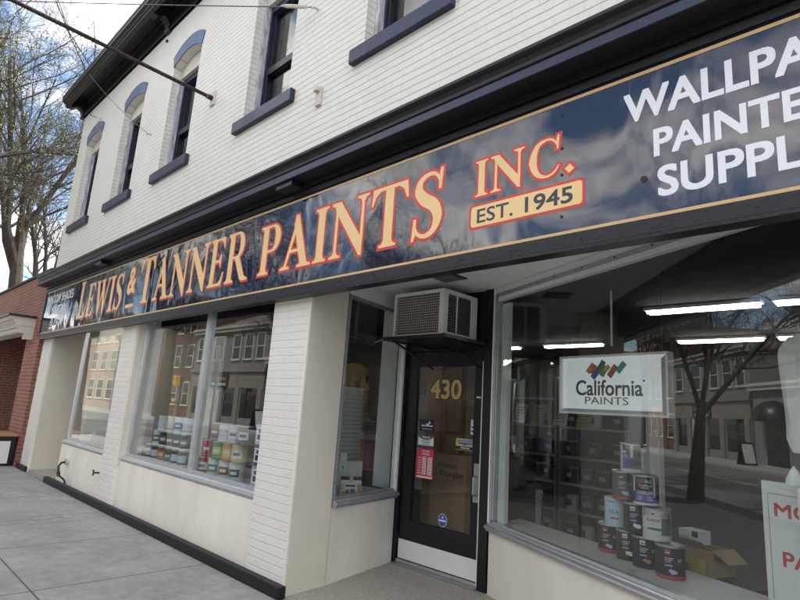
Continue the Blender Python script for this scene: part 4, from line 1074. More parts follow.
can('paint_can', 'black paint can with pale splash in the middle of the second row', (-1.635, 1.30, 0.8014), TOW-.1, 'can_black', d_black('can_white', 'paper', sd=11), s=1.06)
can('paint_can', 'white floor paint can reading ALLFLOR in red, right end of the second row', (-1.455, 1.18, 0.8014), TOW, 'can_white', d_floor, s=1.06)
can('paint_can', 'grey black paint can with a red badge and band in the third row', (-1.735, 1.35, 1.0028), TOW-.1, 'can_grey', d_black('can_red', 'can_lilac', sd=13), band='can_red', s=1.06)
can('paint_can', 'black and purple paint can reading FIXALL EVERLIFE in the third row', (-1.545, 1.235, 1.0028), TOW+.05, 'can_black', d_fix, s=1.06)
can('paint_can', 'square looking white and purple can on the very top of the pyramid', (-1.65, 1.30, 1.2042), TOW, 'can_white', d_lite, s=1.06)

# cartons behind the pyramid
cb_ = thing('cardboard_box', 'open brown cardboard carton with a raised flap behind the paint can pyramid', 'box', (-1.25, 1.8, .60))
Tb = Matrix.Translation((-1.42, 1.76, .05)) @ Matrix.Rotation(R(-22), 4, 'Z')
Tb = Tb @ Matrix.Translation((.0, 0, .471)) @ Matrix.Diagonal((.8, .8, .85, 1)) @ Matrix.Translation((0, 0, -.471))
MB('wood').box(-1.75, -.7, 1.62, 2.1, .0, .46).build('tmp') if False else None
st = tag(MB('interior_wall', Tb).box(-.35, .55, -.10, .5, -.13, .47).build('display_stand'), 'low dark stand holding cartons behind the paint can pyramid', 'stand')
mb = MB('cardboard', Tb); mb.box(-.20, .20, .0, .008, .471, .68); mb.box(-.20, .20, .292, .30, .471, .68); mb.box(-.20, -.192, .008, .292, .471, .68); mb.box(.192, .20, .008, .292, .471, .68); mb.box(-.192, .192, .008, .292, .471, .48); mb.build('carton', cb_)
mb = MB('cardboard', Tb); mb.prism([(.201, .0, .68), (.201, .29, .68), (.34, .27, .60), (.34, .02, .60)], (0, 0, .006)); mb.prism([(-.20, -.001, .68), (.19, -.001, .68), (.16, -.08, .74), (-.16, -.08, .74)], (0, 0, .006)); mb.build('flap', cb_)
mb = MB('paper', Tb); mb.box(-.02, .10, -.003, -.0005, .50, .59); mb.use('can_grey').box(.05, .085, -.0045, -.0032, .53, .57); mb.build('shipping_label', cb_)
mb = MB('paper', Tb); mb.box(-.16, .04, .03, .2, .69, .80); mb.use('can_black').box(-.02, .041, .0285, .0299, .75, .80); mb.use('can_blue').box(-.159, -.05, .0285, .0299, .69, .75)
tag(mb.build('small_box'), 'small white and black box sitting in the open cardboard carton', 'box')
mb = MB('can_yellow', Tb); mb.box(-.24, .14, -.095, -.012, .471, .60); mb.use('ink_red'); put_text(mb, 'FREE', (-.19, -.0955, .50), (1,0,0), (0,0,1), .25, .055, .03, .001)
mb.T = Tb; tag(mb.build('small_carton'), 'yellow carton with red lettering in front of the brown cardboard carton', 'box')

# board with red letters, hanging overalls, masks
bd = thing('sign_board', 'tall pale board with big red letters standing at the right of the show window', 'sign', (-.70, 1.02, .6))
Tq = Matrix.Translation((-.815, 1.07, .60)) @ Matrix.Rotation(R(-20), 4, 'Z')
mb = MB('white_wood', Tq); mb.box(0, .52, 0, .02, .002, .665); mb.build('board', bd)
mb = MB('alu_dark', Tq); [mb.box(*q) for q in ((.03, .49, -.001, -.0002, .595, .6), (.03, .035, -.001, -.0002, .03, .595))]; mb.build('border_line', bd)
mb = MB('ink_red', Tq); put_text(mb, 'MORE', (.065, -.0005, .475), (1,0,0), (0,0,1), .36, .075, .03, .001); put_text(mb, 'PAINT', (.095, -.0005, .215), (1,0,0), (0,0,1), .36, .08, .03, .001); mb.build('lettering', bd)
ov = thing('overalls', 'white painter overalls hanging over the board at the right end of the window', 'overalls', (-.55, .92, 1.2))
Tv = Matrix.Translation((-.64, .945, 0)) @ Matrix.Rotation(R(-20), 4, 'Z')
def cloth(mb, outline, y0, th, seed, n=18):
    random.seed(seed); ph = [random.uniform(0, 6) for _ in range(6)]
    zs = sorted(set(z for _, _, z in outline)); vs = []; fs = []; m = 14
    rows = []
    for i in range(n+1):
        z = zs[0]+(zs[-1]-zs[0])*i/n
        for (l0, r0, z0), (l1, r1, z1) in zip(outline, outline[1:]):
            if z0 <= z <= z1: u = (z-z0)/(z1-z0); rows.append((l0+(l1-l0)*u, r0+(r1-r0)*u, z)); break
    for side in (0, 1):
        for l, r_, z in rows:
            for k in range(m+1):
                u = k/m; x_ = l+(r_-l)*u; b = (1-(2*u-1)**2)
                y_ = y0+(-1 if side == 0 else 1)*th*max(.05, b)**.5+.012*math.sin(x_*60+ph[0]+z*5)+.010*math.sin(x_*28+z*9+ph[1])
                vs.append((x_, y_, z))
    s_ = (n+1)*(m+1)
    for i in range(len(rows)-1):
        for k in range(m):
            a_ = i*(m+1)+k; fs.append((a_, a_+1, a_+m+2, a_+m+1)); fs.append((s_+a_, s_+a_+m+1, s_+a_+m+2, s_+a_+1))
    mb.add(vs, fs)
mb = MB('cloth_white', Tv); cloth(mb, [(.06, .17, .605), (.05, .18, .9), (.05, .40, 1.14), (.06, .42, 1.26)], -.04, .03, 1); cloth(mb, [(.20, .33, .61), (.19, .36, .9), (.19, .40, 1.02)], -.03, .03, 2); ovm = mb.build('trousers', ov, smooth=True)
mb = MB('cloth_white', Tv); cloth(mb, [(.0, .55, 1.44), (-.03, .6, 1.5), (-.03, .6, 2.0), (.02, .5, 2.09)], .02, .045, 4)
tag(mb.build('hanging_sack', smooth=True), 'white cloth sack with folds hanging high at the right edge of the window', 'sack')
mb = MB('paper', Tv)
for q in (.03, .125): mb.lathe((q, -.03, 1.27), [(.001, .10), (.018, .075), (.04, .03), (.045, .0), (.0, .0)], 12)
tag(mb.build('dust_masks', smooth=True), 'pair of white cone shaped dust masks above the overalls', 'mask')
tag(MB('can_white', Tv).box(-.16, -.01, .02, .10, .60, .74).build('small_box'), 'plain white box on the window deck under the overalls', 'box') if False else None

# ------------------------------------------------------------------ side window by the door: bag, papers, shutters
bag = thing('product_bag', 'small cream and orange bag with a black folded top on the sill by the door', 'bag', (-4.30, .98, .70))
Tg = Matrix.Translation((-4.30, .80, .70)) @ Matrix.Rotation(R(60), 4, 'Z')
mb = MB('can_white', Tg); mb.prism([(0, 0, 0), (.22, 0, 0), (.21, .03, .13), (.015, .03, .13)], (0, .001, 0)); mb.add([(0,-.04,0),(.22,-.04,0),(.22,.05,0),(0,.05,0),(.01,-.006,.135),(.21,-.006,.135),(.21,.01,.135),(.01,.01,.135)], [(0,3,2,1),(0,1,5,4),(1,2,6,5),(2,3,7,6),(3,0,4,7),(4,5,6,7)]); mb.build('pouch', bag)
mb = MB('can_black', Tg); mb.box(.005, .215, -.008, .012, .135, .168); mb.use('can_yellow').box(.09, .125, -.012, -.008, .115, .17); mb.build('folded_top', bag)
mb = MB('can_orange', Tg)
def on_bag(mat, x0, x1, z0, z1):
    mb.use(mat); f_ = lambda z: -.041+.034*z/.135
    mb.add([(x0, f_(z0)-.001, z0), (x1, f_(z0)-.001, z0), (x1, f_(z1)-.001, z1), (x0, f_(z1)-.001, z1)], [(0,1,2,3)])
on_bag('can_orange', .17, .212, .01, .10); on_bag('can_yellow', .012, .04, .04, .10); on_bag('can_black', .05, .15, .075, .092); on_bag('wood', .05, .09, .012, .05); on_bag('can_grey', .10, .15, .012, .055); on_bag('can_red', .015, .045, .01, .03)
mb.build('printed_label', bag)
wb = tag(MB('white_wood').box(-4.78, -4.76, .99, 1.50, .70, .95).build('white_board'), 'plain white board standing behind the bag in the side window', 'board')
for k, (y0, lab) in enumerate(((1.00, 'left one of two small price cards standing before the white board'), (1.15, 'right one of two small price cards standing before the white board'))):
    mb = MB('paper').box(-4.74, -4.735, y0, y0+.09, .86, 1.04); mb.use('can_grey').box(-4.7349, -4.734, y0+.01, y0+.08, .955, .957); mb.box(-4.7349, -4.734, y0+.035, y0+.05, .88, .91)
    tag(mb.build('price_card'), lab, 'card')
for k, (y0, lab) in enumerate(((1.02, 'left sample shutter with white louvres in a brown arched frame'), (1.50, 'right sample shutter with white louvres in a brown arched frame'))):
    t = thing('shutter_sample', lab+', behind the side window', 'shutter', (-5.3, y0, .7))
    mb = MB('oak'); w = .46
    mb.box(-5.30, -5.26, y0, y0+.05, .702, 1.95); mb.box(-5.30, -5.26, y0+w-.05, y0+w, .702, 1.95)
    mb.prism([(-5.30, y0, 1.95)]+[(-5.30, p, q) for p, q in [(y0+w*u, 2.02+.07*math.sin(math.pi*u)) for u in [0, .2, .4, .6, .8, 1]]]+[(-5.30, y0+w, 1.95), (-5.30, y0+w-.05, 1.80), (-5.30, y0+.05, 1.80)], (.04, 0, 0)); mb.box(-5.30, -5.26, y0+.05, y0+w-.05, .702, .80); mb.build('frame', t)
    mb = MB('paper')
    for q in range(19): z = .82+q*.051; mb.add([(-5.30, y0+.052, z), (-5.27, y0+.052, z+.048), (-5.27, y0+w-.052, z+.048), (-5.30, y0+w-.052, z)], [(0,1,2,3)])
    mb.build('louvres', t)
# behind the door glass
t = thing('cardboard_box', 'tall brown cardboard carton with dark lettering behind the door glass', 'box', (-3.95, 2.15, 0))
mb = MB('cardboard'); mb.box(-4.20, -3.70, 2.02, 2.30, .004, 1.10); mb.build('carton', t, bevel=.006)
mb = MB('can_grey'); put_text(mb, 'Hunter', (-4.09, 2.0195, .955), (1,0,0), (0,0,1), .28, .062, .02, .001); put_text(mb, 'Douglas', (-4.05, 2.0195, .85), (1,0,0), (0,0,1), .32, .075, .02, .001); mb.build('lettering', t)
t = thing('cabinet_door', 'tall tan sample door panel leaning behind the cardboard carton', 'door', (-3.85, 2.4, 0))
mb = MB('oak'); mb.box(-4.62, -4.02, 2.36, 2.40, .004, 2.25); mb.use('wood'); mb.box(-4.36, -4.30, 2.34, 2.359, .1, 2.2); mb.box(-4.30, -4.06, 2.345, 2.359, 1.30, 1.34); mb.build('panel', t, bevel=.004)
MB('cardboard').box(-4.01, -3.60, 2.38, 2.44, .004, 2.15).build('slab', t)
MB('wood').box(-4.05, -4.012, 2.33, 2.42, .004, 2.3).build('post', t)
tag(MB('black').box(-5.5, -3.5, 2.60, 3.1, .004, 1.12).build('shop_counter'), 'dark shop counter behind the cartons seen through the door', 'counter')
tag(MB('deck').box(-5.4, -4.66, 2.45, 2.47, .60, 1.75).build('sample_board'), 'pale patterned sample board at the left behind the door glass', 'board')

# ------------------------------------------------------------------ shelving with stock, seen through the angled window
def shelf_unit(label, loc, rotz, W, levels):
    t = thing('shelf_unit', label, 'shelf', loc, None, rotz)
    for s in (0, 1): MB('alu_dark').box(-W/2+s*(W-.03), -W/2+s*(W-.03)+.03, 0, .40, 0, 2.1).build('upright', t, local=True)
    MB('interior_wall').box(-W/2, W/2, .40, .42, 0, 2.1).build('back_panel', t, local=True)
    for z in levels: MB('deck').box(-W/2+.03, W/2-.03, .0, .40, z-.03, z).build('shelf_board', t, local=True)
    return t
U1 = Matrix.Translation((-3.83, 3.75, 0)) @ Matrix.Rotation(R(-8), 4, 'Z')
L1 = (.15, .48, .80, 1.12, 1.48, 1.83)
shelf_unit('metal shelf unit of paint cans and colour cards, left bay behind the angled window', (-4.05, 3.75, 0), R(-4), .95, L1)
shelf_unit('metal shelf unit of dark cans, right bay behind the angled window', (-3.10, 3.69, 0), R(-4), .9, L1)
tag(MB('white_wood').box(-2.10, -1.98, 2.75, 2.87, .004, 1.72).build('post'), 'white square post behind the top can of the pyramid', 'post')
stock = {}
for key, base, dr, txt in (('dark', 'can_black', lambda m_: (m_.use('can_lilac'), patch(m_, F-.5, F+.5, .07, .12)), 'black stock paint can with a pale label patch on the shelves'),
                      ('green', 'can_dgreen', lambda m_: (m_.use('can_white'), patch(m_, F-.4, F+.4, .09, .125)), 'dark green stock paint can with a white label on the left shelf bay'),
                      ('white', 'can_white', lambda m_: (m_.use('can_grey'), patch(m_, F-.5, F+.5, .05, .13)), 'white stock paint can with a grey label on the shelves')):
    stock[key] = (base, dr, txt)
made = {}
def put_stock(key, x_, y_, z_, s=1.0, rz=0.):
    if key not in made:
        b_, d_, txt = stock[key]; o = can('paint_can', txt, (x_, y_, z_), rz, b_, d_, group=txt.split(' with')[0]+'s', s=s, handle=False); made[key] = (o, kids(o)); return
    o, ch = made[key]; c = dup(o, (x_, y_, z_), rz, ch=ch); c.scale = (s, s, s)
random.seed(11)
for bay, (bx_, by_) in enumerate(((-4.05, 3.75), (-3.10, 3.69))):
    for li, z in enumerate(L1[:5]):
        if bay == 0 and li == 1: continue
        n = 4 if li < 3 else 3
        for k in range(n):
            if bay == 0 and li == 4: continue
            kx = -.33+k*.66/(n-1)
            key = 'green' if (bay == 0 and li == 2) else ('white' if random.random() < .25 else 'dark')
            put_stock(key, bx_+kx*.95, by_+.12-kx*.07, z+.001, .98, R(-4)+random.uniform(-.4, .4))
def bucket(label, loc):
    t = thing('paint_bucket', label, 'bucket', loc)
    mb = MB('can_white'); mb.lathe((0,0,0), [(0,0),(.13,0),(.145,.30),(.155,.30),(.155,.33),(.145,.335),(.15,.36),(0,.365)], 28); mb.build('body', t, smooth=True, local=True)
    mb = MB('navy_paint'); mb.lathe((0,0,0), [(.1385,.10),(.1425,.20)], 6, F-.55, F-.1); mb.use('can_yellow'); mb.lathe((0,0,0), [(.1385,.10),(.1425,.20)], 6, F-.1, F+.35); mb.build('label_patch', t, local=True)
bucket('large white plastic bucket with a blue and yellow label in front of the shelves', (-3.72, 3.35, .34))
bucket('lower white plastic bucket under the labelled one in front of the shelves', (-3.74, 3.36, -.03+.034))
mb = MB('cardboard').box(-4.5, -3.5, 3.2, 3.6, .0, .0) if False else None
for k, (dx_, tl) in enumerate(((0, 'first'), (.20, 'second'), (.42, 'third'), (.64, 'fourth'))):
    Tc = Matrix.Translation((-4.25+dx_*1.5, 3.74-dx_*.1, 1.482)) @ Matrix.Rotation(R(-6), 4, 'Z') @ Matrix.Rotation(R(-18), 4, 'X')
    mb = MB('paper' if k % 2 == 0 else 'can_yellow', Tc); mb.box(0, .2, 0, .004, 0, .27); mb.use('can_grey')
    for q in range(5): mb.box(.03, .16-.02*(q % 2), -.0012, -.0002, .05+.04*q, .06+.04*q)
    tag(mb.build('colour_card'), f'leaning colour card on the upper shelf of the left bay, {tl} from the left', 'card')

# ------------------------------------------------------------------ stock stacked in the double display window
DZ = .701
def d_simple(c1, c2=None):
    def f(mb):
        mb.use(c1); patch(mb, F-.8, F+.7, .05, .13, CR+.0005, 8)
        if c2: mb.use(c2); patch(mb, F-.5, F+.4, .075, .105, CR+.0008, 6)
    return f
rows = [
 [('can_grey','can_white','grey'),('can_dgreen','can_white','dark green'),('can_red','can_orange','red and orange'),('can_dgreen','can_grey','green and grey'),('navy_paint','can_white','navy'),('can_grey','can_blue','slate')],
 [('can_white','can_grey','white and grey'),('navy_paint','can_grey','dark navy'),('can_grey','can_dgreen','grey and green'),('can_dgreen','can_black','deep green'),('can_black','can_grey','black')],
 [('can_white','can_blue','white and pale blue'),('can_yellow','can_white','pale yellow'),('can_white','ink_blue','white and blue'),('can_blue','can_white','light blue')]]
xs = [[-7.70,-7.50,-7.30,-7.10,-6.90,-6.70],[-7.50,-7.30,-7.10,-6.90,-6.70],[-7.40,-7.16,-6.92,-6.68]]
place = ['bottom','middle','top']
for r_, (row, xr) in enumerate(zip(rows, xs)):
    for (b_, d_, nm), xx in zip(row, xr):
        can('paint_can', f'{nm} can, {place[r_]} row of the left stack in the double window', (xx, .34, DZ+r_*.1905), R(35), b_, d_simple(d_, 'can_white'), band='paper', lid='can_white', handle=False)
t = thing('poster_stand', 'dark grey slanted poster leaning left of the can stack in the double window', 'poster', (-7.8, .6, .7))
mb = MB('can_grey'); mb.prism([(-7.75, .62, .702), (-7.45, .62, .702), (-7.30, .78, 1.45), (-7.52, .78, 1.45)], (0, .012, 0)); mb.build('panel', t)
mb = MB('can_lilac'); mb.prism([(-7.69, .6195, .72), (-7.50, .6195, .72), (-7.46, .661, .92), (-7.64, .661, .92)], (0, -.0015, 0)); mb.build('print', t)
R2 = [
 [('can_red','can_white','red and white'),('can_white','can_grey','white drum shaped'),('can_white','wood','white and brown'),('can_white','can_dgreen','white and green'),('can_orange','can_red','orange red')],
 [('can_red','can_red','plain red'),('can_green','can_yellow','bright green'),('can_orange','can_yellow','bright orange'),('can_yellow','can_white','pale yellow and green')],
 [('can_grey','can_red','grey with a red patch'),('can_white','can_lilac','white and lilac'),('can_lilac','can_white','lilac and white'),('can_grey','can_white','grey and white')]]
X2 = [[-5.98,-5.74,-5.50,-5.28],[-5.92,-5.68,-5.46,-5.26],[-5.78,-5.58,-5.38,-5.18]]
for r_, (row, xr) in enumerate(zip(R2, X2)):
    for (b_, d_, nm), xx in zip(row, xr):
        can('paint_can', f'{nm} can, {place[r_]} row of the right stack in the double window', (xx-.08, .28, DZ+r_*.1905), R(38), b_, d_simple(d_, 'can_white' if d_ != 'can_white' else 'can_grey'), lid='can_white' if r_ == 0 else 'tin', handle=False)
k = 0
for r_ in range(3):
    for c_ in range(2):
        z0 = DZ+r_*.202
        mb = MB('can_lilac' if (r_+c_) % 2 == 0 else 'can_grey').box(-5.06+c_*.205, -4.87+c_*.205, .27, .45, z0, z0+.20)
        mb.use('paper').box(-5.04+c_*.205, -4.89+c_*.205, .2685, .2698, z0+.03, z0+.17); mb.use('can_lilac' if c_ else 'navy_paint')
        mb.box(-5.02+c_*.205, -4.91+c_*.205, .2670, .2683, z0+.05, z0+.10); mb.use('can_purple').box(-5.01+c_*.205, -4.95+c_*.205, .2670, .2683, z0+.115, z0+.15)
        tag(mb.build('product_box', bevel=.003), f"{['lower','middle','upper'][r_]} {['left','right'][c_]} lilac box in the stack beside the pier, double window", 'box')
tag(MB('black').box(-7.0, -6.8, .95, 1.0, .70, 2.75).build('display_column'), 'black vertical column just behind the mullion of the double display window', 'column')
tag(MB('white_wood').box(-8.2, -7.55, 1.10, 1.14, .70, 2.45).build('display_partition'), 'tall pale grey partition at the left inside the double display window', 'partition')
t = thing('planter', 'brown basket planter low inside the far left display window', 'planter', (-9.5, .5, .70))
mb = MB('wood'); mb.xz([(-10.2, .702), (-8.9, .702), (-8.9, .80), (-9.3, .86), (-9.9, .87), (-10.2, .82)], .35, .42); mb.build('front_board', t, bevel=.01)

# ------------------------------------------------------------------ bare spring trees
def tree_mesh(seed, H, r0, fork, spread, fine=1.0, buds=0, leaning=0, tf=.36, bias=(0, 0, 0), low=.78, ll=.36):
    rnd = random.Random(seed); tr = MB('bark'); cr = MB('twig'); bd_ = MB('bud')
    def rv(): return Vector((rnd.gauss(0, 1), rnd.gauss(0, 1), rnd.gauss(0, 1)))
    def limb(p, d, L, r, lvl):
        n = 5 if lvl < 2 else (4 if lvl == 2 else 3); pts = [p.copy()]; rad = [r]; q = p.copy(); dd = d.normalized()
        for i in range(n):
            dd = (dd+rv()*(.05+.06*lvl)+Vector((0, 0, .05 if lvl else 0))).normalized(); q = q+dd*(L/n)
            pts.append(q.copy()); rad.append(r*(1-(.55 if lvl < 3 else .8)*(i+1)/n))
        (tr if lvl < 2 else cr).tube(pts, rad, 9 if lvl == 0 else (6 if lvl == 1 else (4 if lvl == 2 else 3)), cap=False)
        return pts, rad, dd
    def grow(p, d, L, r, lvl):
        pts, rad, dd = limb(p, d, L, r, lvl)
        if lvl == 4:
            if buds and rnd.random() < buds:
                for _ in range(rnd.randint(4, 9)):
                    c = pts[rnd.randint(1, len(pts)-1)]+rv()*.03; s = rnd.uniform(.012, .036); u = rv().normalized()*s; v = rv().normalized()*s
                    bd_.add([c-u, c+v*.6, c+u, c-v*.6], [(0, 1, 2, 3)])
            return
        cnt = (fork, int(8*fine), int(8*fine), int(7*fine))[lvl]
        for i in range(cnt):
            u = (low if lvl == 0 else .25)+((1-low) if lvl == 0 else .75)*(i+rnd.random()*.6)/cnt
            k = min(u*(len(pts)-1), len(pts)-1.001); a = int(k); pp_ = pts[a].lerp(pts[a+1], k-a); rr = rad[a]+(rad[a+1]-rad[a])*(k-a)
            ax = rv(); side = (ax-dd*ax.dot(dd)).normalized()
            ang = spread if lvl == 0 else rnd.uniform(.45, .95)
            if lvl == 0:
                w = 2*math.pi*(i+rnd.uniform(-.25, .25))/cnt; side = Vector((math.cos(w), math.sin(w), 0)); ang = spread*rnd.uniform(.6, 1.15)
            nd = dd*math.cos(ang)+side*math.sin(ang)+Vector((0, 0, .12))+(Vector(bias) if lvl < 2 else Vector((0, 0, 0)))
            nl = (H*ll*.95 if lvl == 0 else L*.52)*rnd.uniform(.7, 1.15)
            grow(pp_, nd, nl, max(.0055, rr*(.62 if lvl == 0 else .5)), lvl+1)
    grow(Vector((leaning, 0, 0))*0, Vector((leaning, .03, 1)), H*tf, r0, 0)
    return tr, cr, bd_
def tree(label, loc, T_, cat='tree', group=None, rotz=0, s=1.0):
    t = thing('bare_tree', label, cat, loc, group, rotz); t.scale = (s, s, s)
    tr, cr, bd_ = T_
    a_ = tr.build('trunk', t, smooth=True, local=True); b_ = cr.build('crown', t, local=True)
    if bd_.v: bd_.build('spring_buds', t, local=True)
    return t
TA = tree_mesh(7, 15.5, .20, 7, .55, 1.3, buds=.5, bias=(-.12, .10, 0))
TB = tree_mesh(23, 11.5, .19, 4, .66, 1.4, buds=0, tf=.19, bias=(-.02, -.20, 0), low=.85)
TC = tree_mesh(9, 17.0, .34, 5, .58, 1.25, buds=0, tf=.46, low=.60, ll=.44)
big = tree('large bare tree with a thick forked trunk behind the red brick building', (-22.6, 1.35, -.3), TC, rotz=2.4)
dup(big, (-33, 4.5, -.3), 2.2, 'bare tree farther back at the left picture edge behind the brick building')
k1 = tree('bare street tree with yellow green buds on the near pavement by the brick building', (-15.0, -3.3, 0), TA)
k2 = dup(k1, (-22.6, -3.4, 0), .5, 'budding street tree on the near pavement farthest from the shop')
for x_, r_, lb in ((-28.5, 1.2, 'third budding street tree beyond the brick building'), (-34.5, 4.0, 'fourth budding street tree far along the near pavement')): dup(k1, (x_, -3.4, 0), r_, lb)
y1 = tree('dark forked bare street tree on the near pavement opposite the shop door', (-10.9, -3.85, 0), TB, rotz=0)
far_ = [(-52, -14.6, .4), (-19, -14.1, 1.9), (-43, -14.6, 3.0), (-13.5, -14.2, 4.4), (8, -14.2, 2.5)]
for i, (x_, y_, r_) in enumerate(far_):
    src = y1 if i % 2 else k1
    d_ = dup(src, (x_, y_, 0), r_, 'bare tree on the far pavement across the road, seen only in the reflections', 'trees across the road'); d_.scale = (1.3,)*3
for i, (x_, y_) in enumerate(((-15.0, -3.3), (-22.6, -3.4), (-10.9, -3.85))):
    mb = MB('mulch'); mb.lathe((x_, y_ if i < 2 else y_+.05, 0), [(.55 if i < 2 else .0, .002), (.5, .04), (.3, .10), (0, .13)], 20) if i < 2 else mb.lathe((x_, y_+.45, 0), [(.5, .002), (.4, .03), (0, .05)], 20)
    tag(mb.build('tree_pit', smooth=True), kind='stuff')

# ------------------------------------------------------------------ the other side of the street (seen in the glass)
def block(name, label, x0, x1, h, mat, wins, trim='stone', depth=9, y=-17.0, cornice=True, group=None):
    t = thing(name, label, 'building', ((x0+x1)/2, y-depth/2, 0), group)
    MB(mat).box(x0, x1, y-depth, y, 0, h).build('wall', t)
    if cornice:
        mb = MB(trim); mb.box(x0-.1, x1+.1, y+.001, y+.25, h-.35, h+.05); mb.box(x0-.15, x1+.15, y+.2501, y+.34, h-.12, h+.02); mb.build('cornice', t)
    for (a_, b_, z0, z1) in wins:
        mb = MB('white_trim'); mb.box(a_-.06, a_, y+.001, y+.05, z0, z1); mb.box(b_, b_+.06, y+.001, y+.05, z0, z1); mb.box(a_-.06, b_+.06, y+.001, y+.05, z1, z1+.08); mb.box(a_-.1, b_+.1, y+.001, y+.09, z0-.12, z0); mb.box(a_, b_, y+.001, y+.035, (z0+z1)/2-.03, (z0+z1)/2+.03)
        w = mb.build('window', t); MB('dark_glass').box(a_, b_, y+.001, y+.015, z0, z1).build('pane', w)
    return t
GY = -16.0
g = block('brick_building', 'two storey grey brick building with tan shop front across the road', -40.6, -30.5, 6.6, 'brick_grey', [(a_, b_, 4.35, 5.95) for a_, b_ in ((-40.0, -39.0), (-37.6, -36.3), (-34.9, -34.0), (-33.3, -32.4), (-31.8, -31.0))], y=GY)
mb = MB('stone_tan'); mb.box(-40.7, -30.4, GY+.001, GY+.20, 3.45, 3.70); mb.box(-40.6, -30.5, GY+.001, GY+.07, 2.4, 3.449)
for x_ in (-40.5, -38.3, -36.0, -33.9, -31.1): mb.box(x_, x_+.5, GY+.001, GY+.12, 0, 2.399)
mb.build('shop_front', g)
for a_, b_ in ((-39.9, -38.4), (-35.4, -34.0), (-33.2, -31.3)): MB('dark_glass').box(a_, b_, GY+.001, GY+.02, .5, 2.39).build('shop_window', g)
mb = MB('stone'); mb.box(-37.7, -36.1, GY+.001, GY+.05, 0, 2.39); mb.use('wood').box(-37.4, -36.4, GY+.0501, GY+.06, .6, 1.9); mb.use('stone').box(-37.3, -36.5, GY+.0601, GY+.07, .7, 1.8); mb.build('wall_panel', g)
t = thing('shop_sign', 'dark sign with orange and white letters over the tan shop front across the road', 'sign', (-36, GY+.1, 2.5))
mb = MB('black'); mb.box(-37.3, -34.9, GY+.08, GY+.16, 2.40, 3.30); mb.build('panel', t)
mb = MB('can_orange'); put_text(mb, 'norvell', (-35.15, GY+.161, 2.88), (-1,0,0), (0,0,1), 1.9, .30, .03, .004); mb.use('paper'); put_text(mb, 'interiors', (-35.15, GY+.161, 2.52), (-1,0,0), (0,0,1), 1.9, .22, .02, .004); mb.build('lettering', t)
mb = MB('roof_brown'); mb.add([(-40.6, -16.3, 6.66), (-34.5, -16.3, 6.66), (-34.5, -25, 6.66), (-40.6, -25, 6.66), (-38.6, -20, 8.4), (-36.6, -20, 8.4)], [(0,1,5,4),(1,2,5),(2,3,4,5),(3,0,4)]); mb.build('roof', g)
g2 = block('brick_building', 'single storey dark building with a domed black awning across the road', -30.3, -23.5, 4.3, 'panel_grey', [(-26.2, -24.6, .6, 2.4)], trim='white_trim', y=GY)
mb = MB('black'); mb.lathe((-28.3, GY, 2.3), [(1.15, 0), (1.1, .35), (.85, .75), (.5, 1.0), (0, 1.1)], 16, 0, math.pi); mb.build('awning', g2, smooth=True)
MB('black').box(-29.2, -27.4, GY+.001, GY+.03, 0, 2.25).build('door', g2)
block('brick_building', 'dark red brick building left of the grey one across the road', -49, -40.9, 9.5, 'brick_dark', [(x_, x_+1.0, z_, z_+1.7) for x_ in (-48, -45.8, -43.6) for z_ in (1.0, 4.0, 6.8)], y=-16.8)
block('office_building', 'pale grey clad building with plain walls far along the road', -57.5, -49.2, 8.5, 'panel_grey', [(x_, x_+1.2, z_, z_+1.4) for x_ in (-56.5, -53.5) for z_ in (1.2, 4.6)], y=-16.8)
block('apartment_building', 'tall orange brick building with stone bands far along the road', -92, -58, 9.5, 'brick_orange', [(-91+2.8*i, -89.4+2.8*i, z_, z_+1.8) for i in range(12) for z_ in (1.0, 3.9, 6.7)], y=-16.5)
block('brick_building', 'two storey red brick shop row across the road from the shop door', -23.3, -12.5, 7.4, 'brick_red', [(x_, x_+1.1, 4.3, 6.1) for x_ in (-22.6, -20.2, -17.8, -15.4)]+[(x_, x_+1.9, .6, 2.8) for x_ in (-22.2, -18.8, -15.6)])
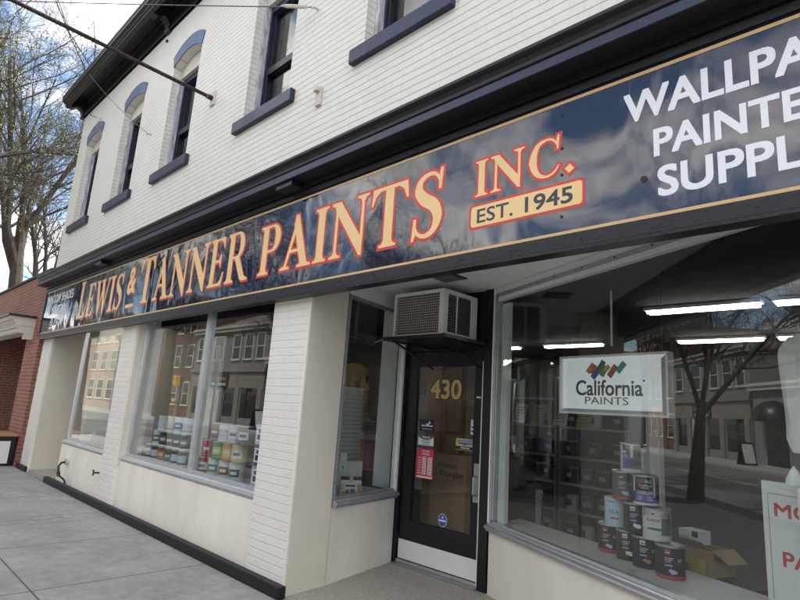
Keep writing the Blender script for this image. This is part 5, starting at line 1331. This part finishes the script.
block('brick_building', 'two storey tan stone building across the road opposite the camera', -12.2, 3.0, 8.2, 'stone_tan', [(x_, x_+1.1, 4.6, 6.6) for x_ in (-11, -8.4, -5.8, -3.2, -.6, 1.4)]+[(x_, x_+2.0, .6, 3.0) for x_ in (-11, -7.6, -4.2, -.8)])
block('brick_building', 'grey brick building across the road at the right', 3.3, 20, 6.8, 'brick_grey', [(x_, x_+1.1, 4.0, 5.8) for x_ in (4.5, 7, 9.5, 12, 14.5, 17)])
# traffic signal, sign post, A-board
t = thing('traffic_signal', 'yellow traffic signal on a slim post across the road', 'traffic light', (-36.9, -13.4, 0))
MB('alu_dark').tube([(-36.9, -13.4, 0), (-36.9, -13.4, 2.9)], .06, 8).build('post', t)
mb = MB('signal_yellow'); mb.box(-37.08, -36.72, -13.35, -13.05, 2.25, 2.95); mb.box(-37.05, -36.75, -13.30, -13.1, 1.2, 1.45); mb.build('signal_head', t, bevel=.03)
mb = MB('black'); [mb.lathe((-36.9, -13.1, 2.38+.22*k), [(.0, 0), (.085, 0), (.085, .02)], 10) for k in range(3)]; mb.build('lamp', t)
t = thing('sign_post', 'black post with a tall grey parking sign on the near pavement', 'sign', (-13.15, -3.7, 0))
MB('black').tube([(-13.15, -3.7, 0), (-13.15, -3.7, 2.95)], .03, 8).build('post', t)
MB('panel_grey').box(-13.28, -13.02, -3.672, -3.664, 1.95, 2.9).build('sign_plate', t)
t = thing('sandwich_board', 'white faced sandwich board in a black frame on the far pavement', 'sign', (-28.1, -14.3, 0))
Ta = Matrix.Translation((-28.1, -14.3, 0)) @ Matrix.Rotation(R(75), 4, 'Z')
for s in (1, -1):
    mb = MB('black', Ta @ Matrix.Rotation(R(12*s), 4, 'X') if False else Ta); y_ = .25*s
    mb.prism([(-.4, y_, 0), (.4, y_, 0), (.4, y_*.1, 1.15), (-.4, y_*.1, 1.15)], (0, -.03*s, 0)); mb.use('paper'); e_ = .004*s
    mb.prism([(-.33, y_*.93+e_, .1), (.33, y_*.93+e_, .1), (.33, y_*.18+e_, 1.05), (-.33, y_*.18+e_, 1.05)], (0, -.002*s, 0)); mb.build('panel', t)
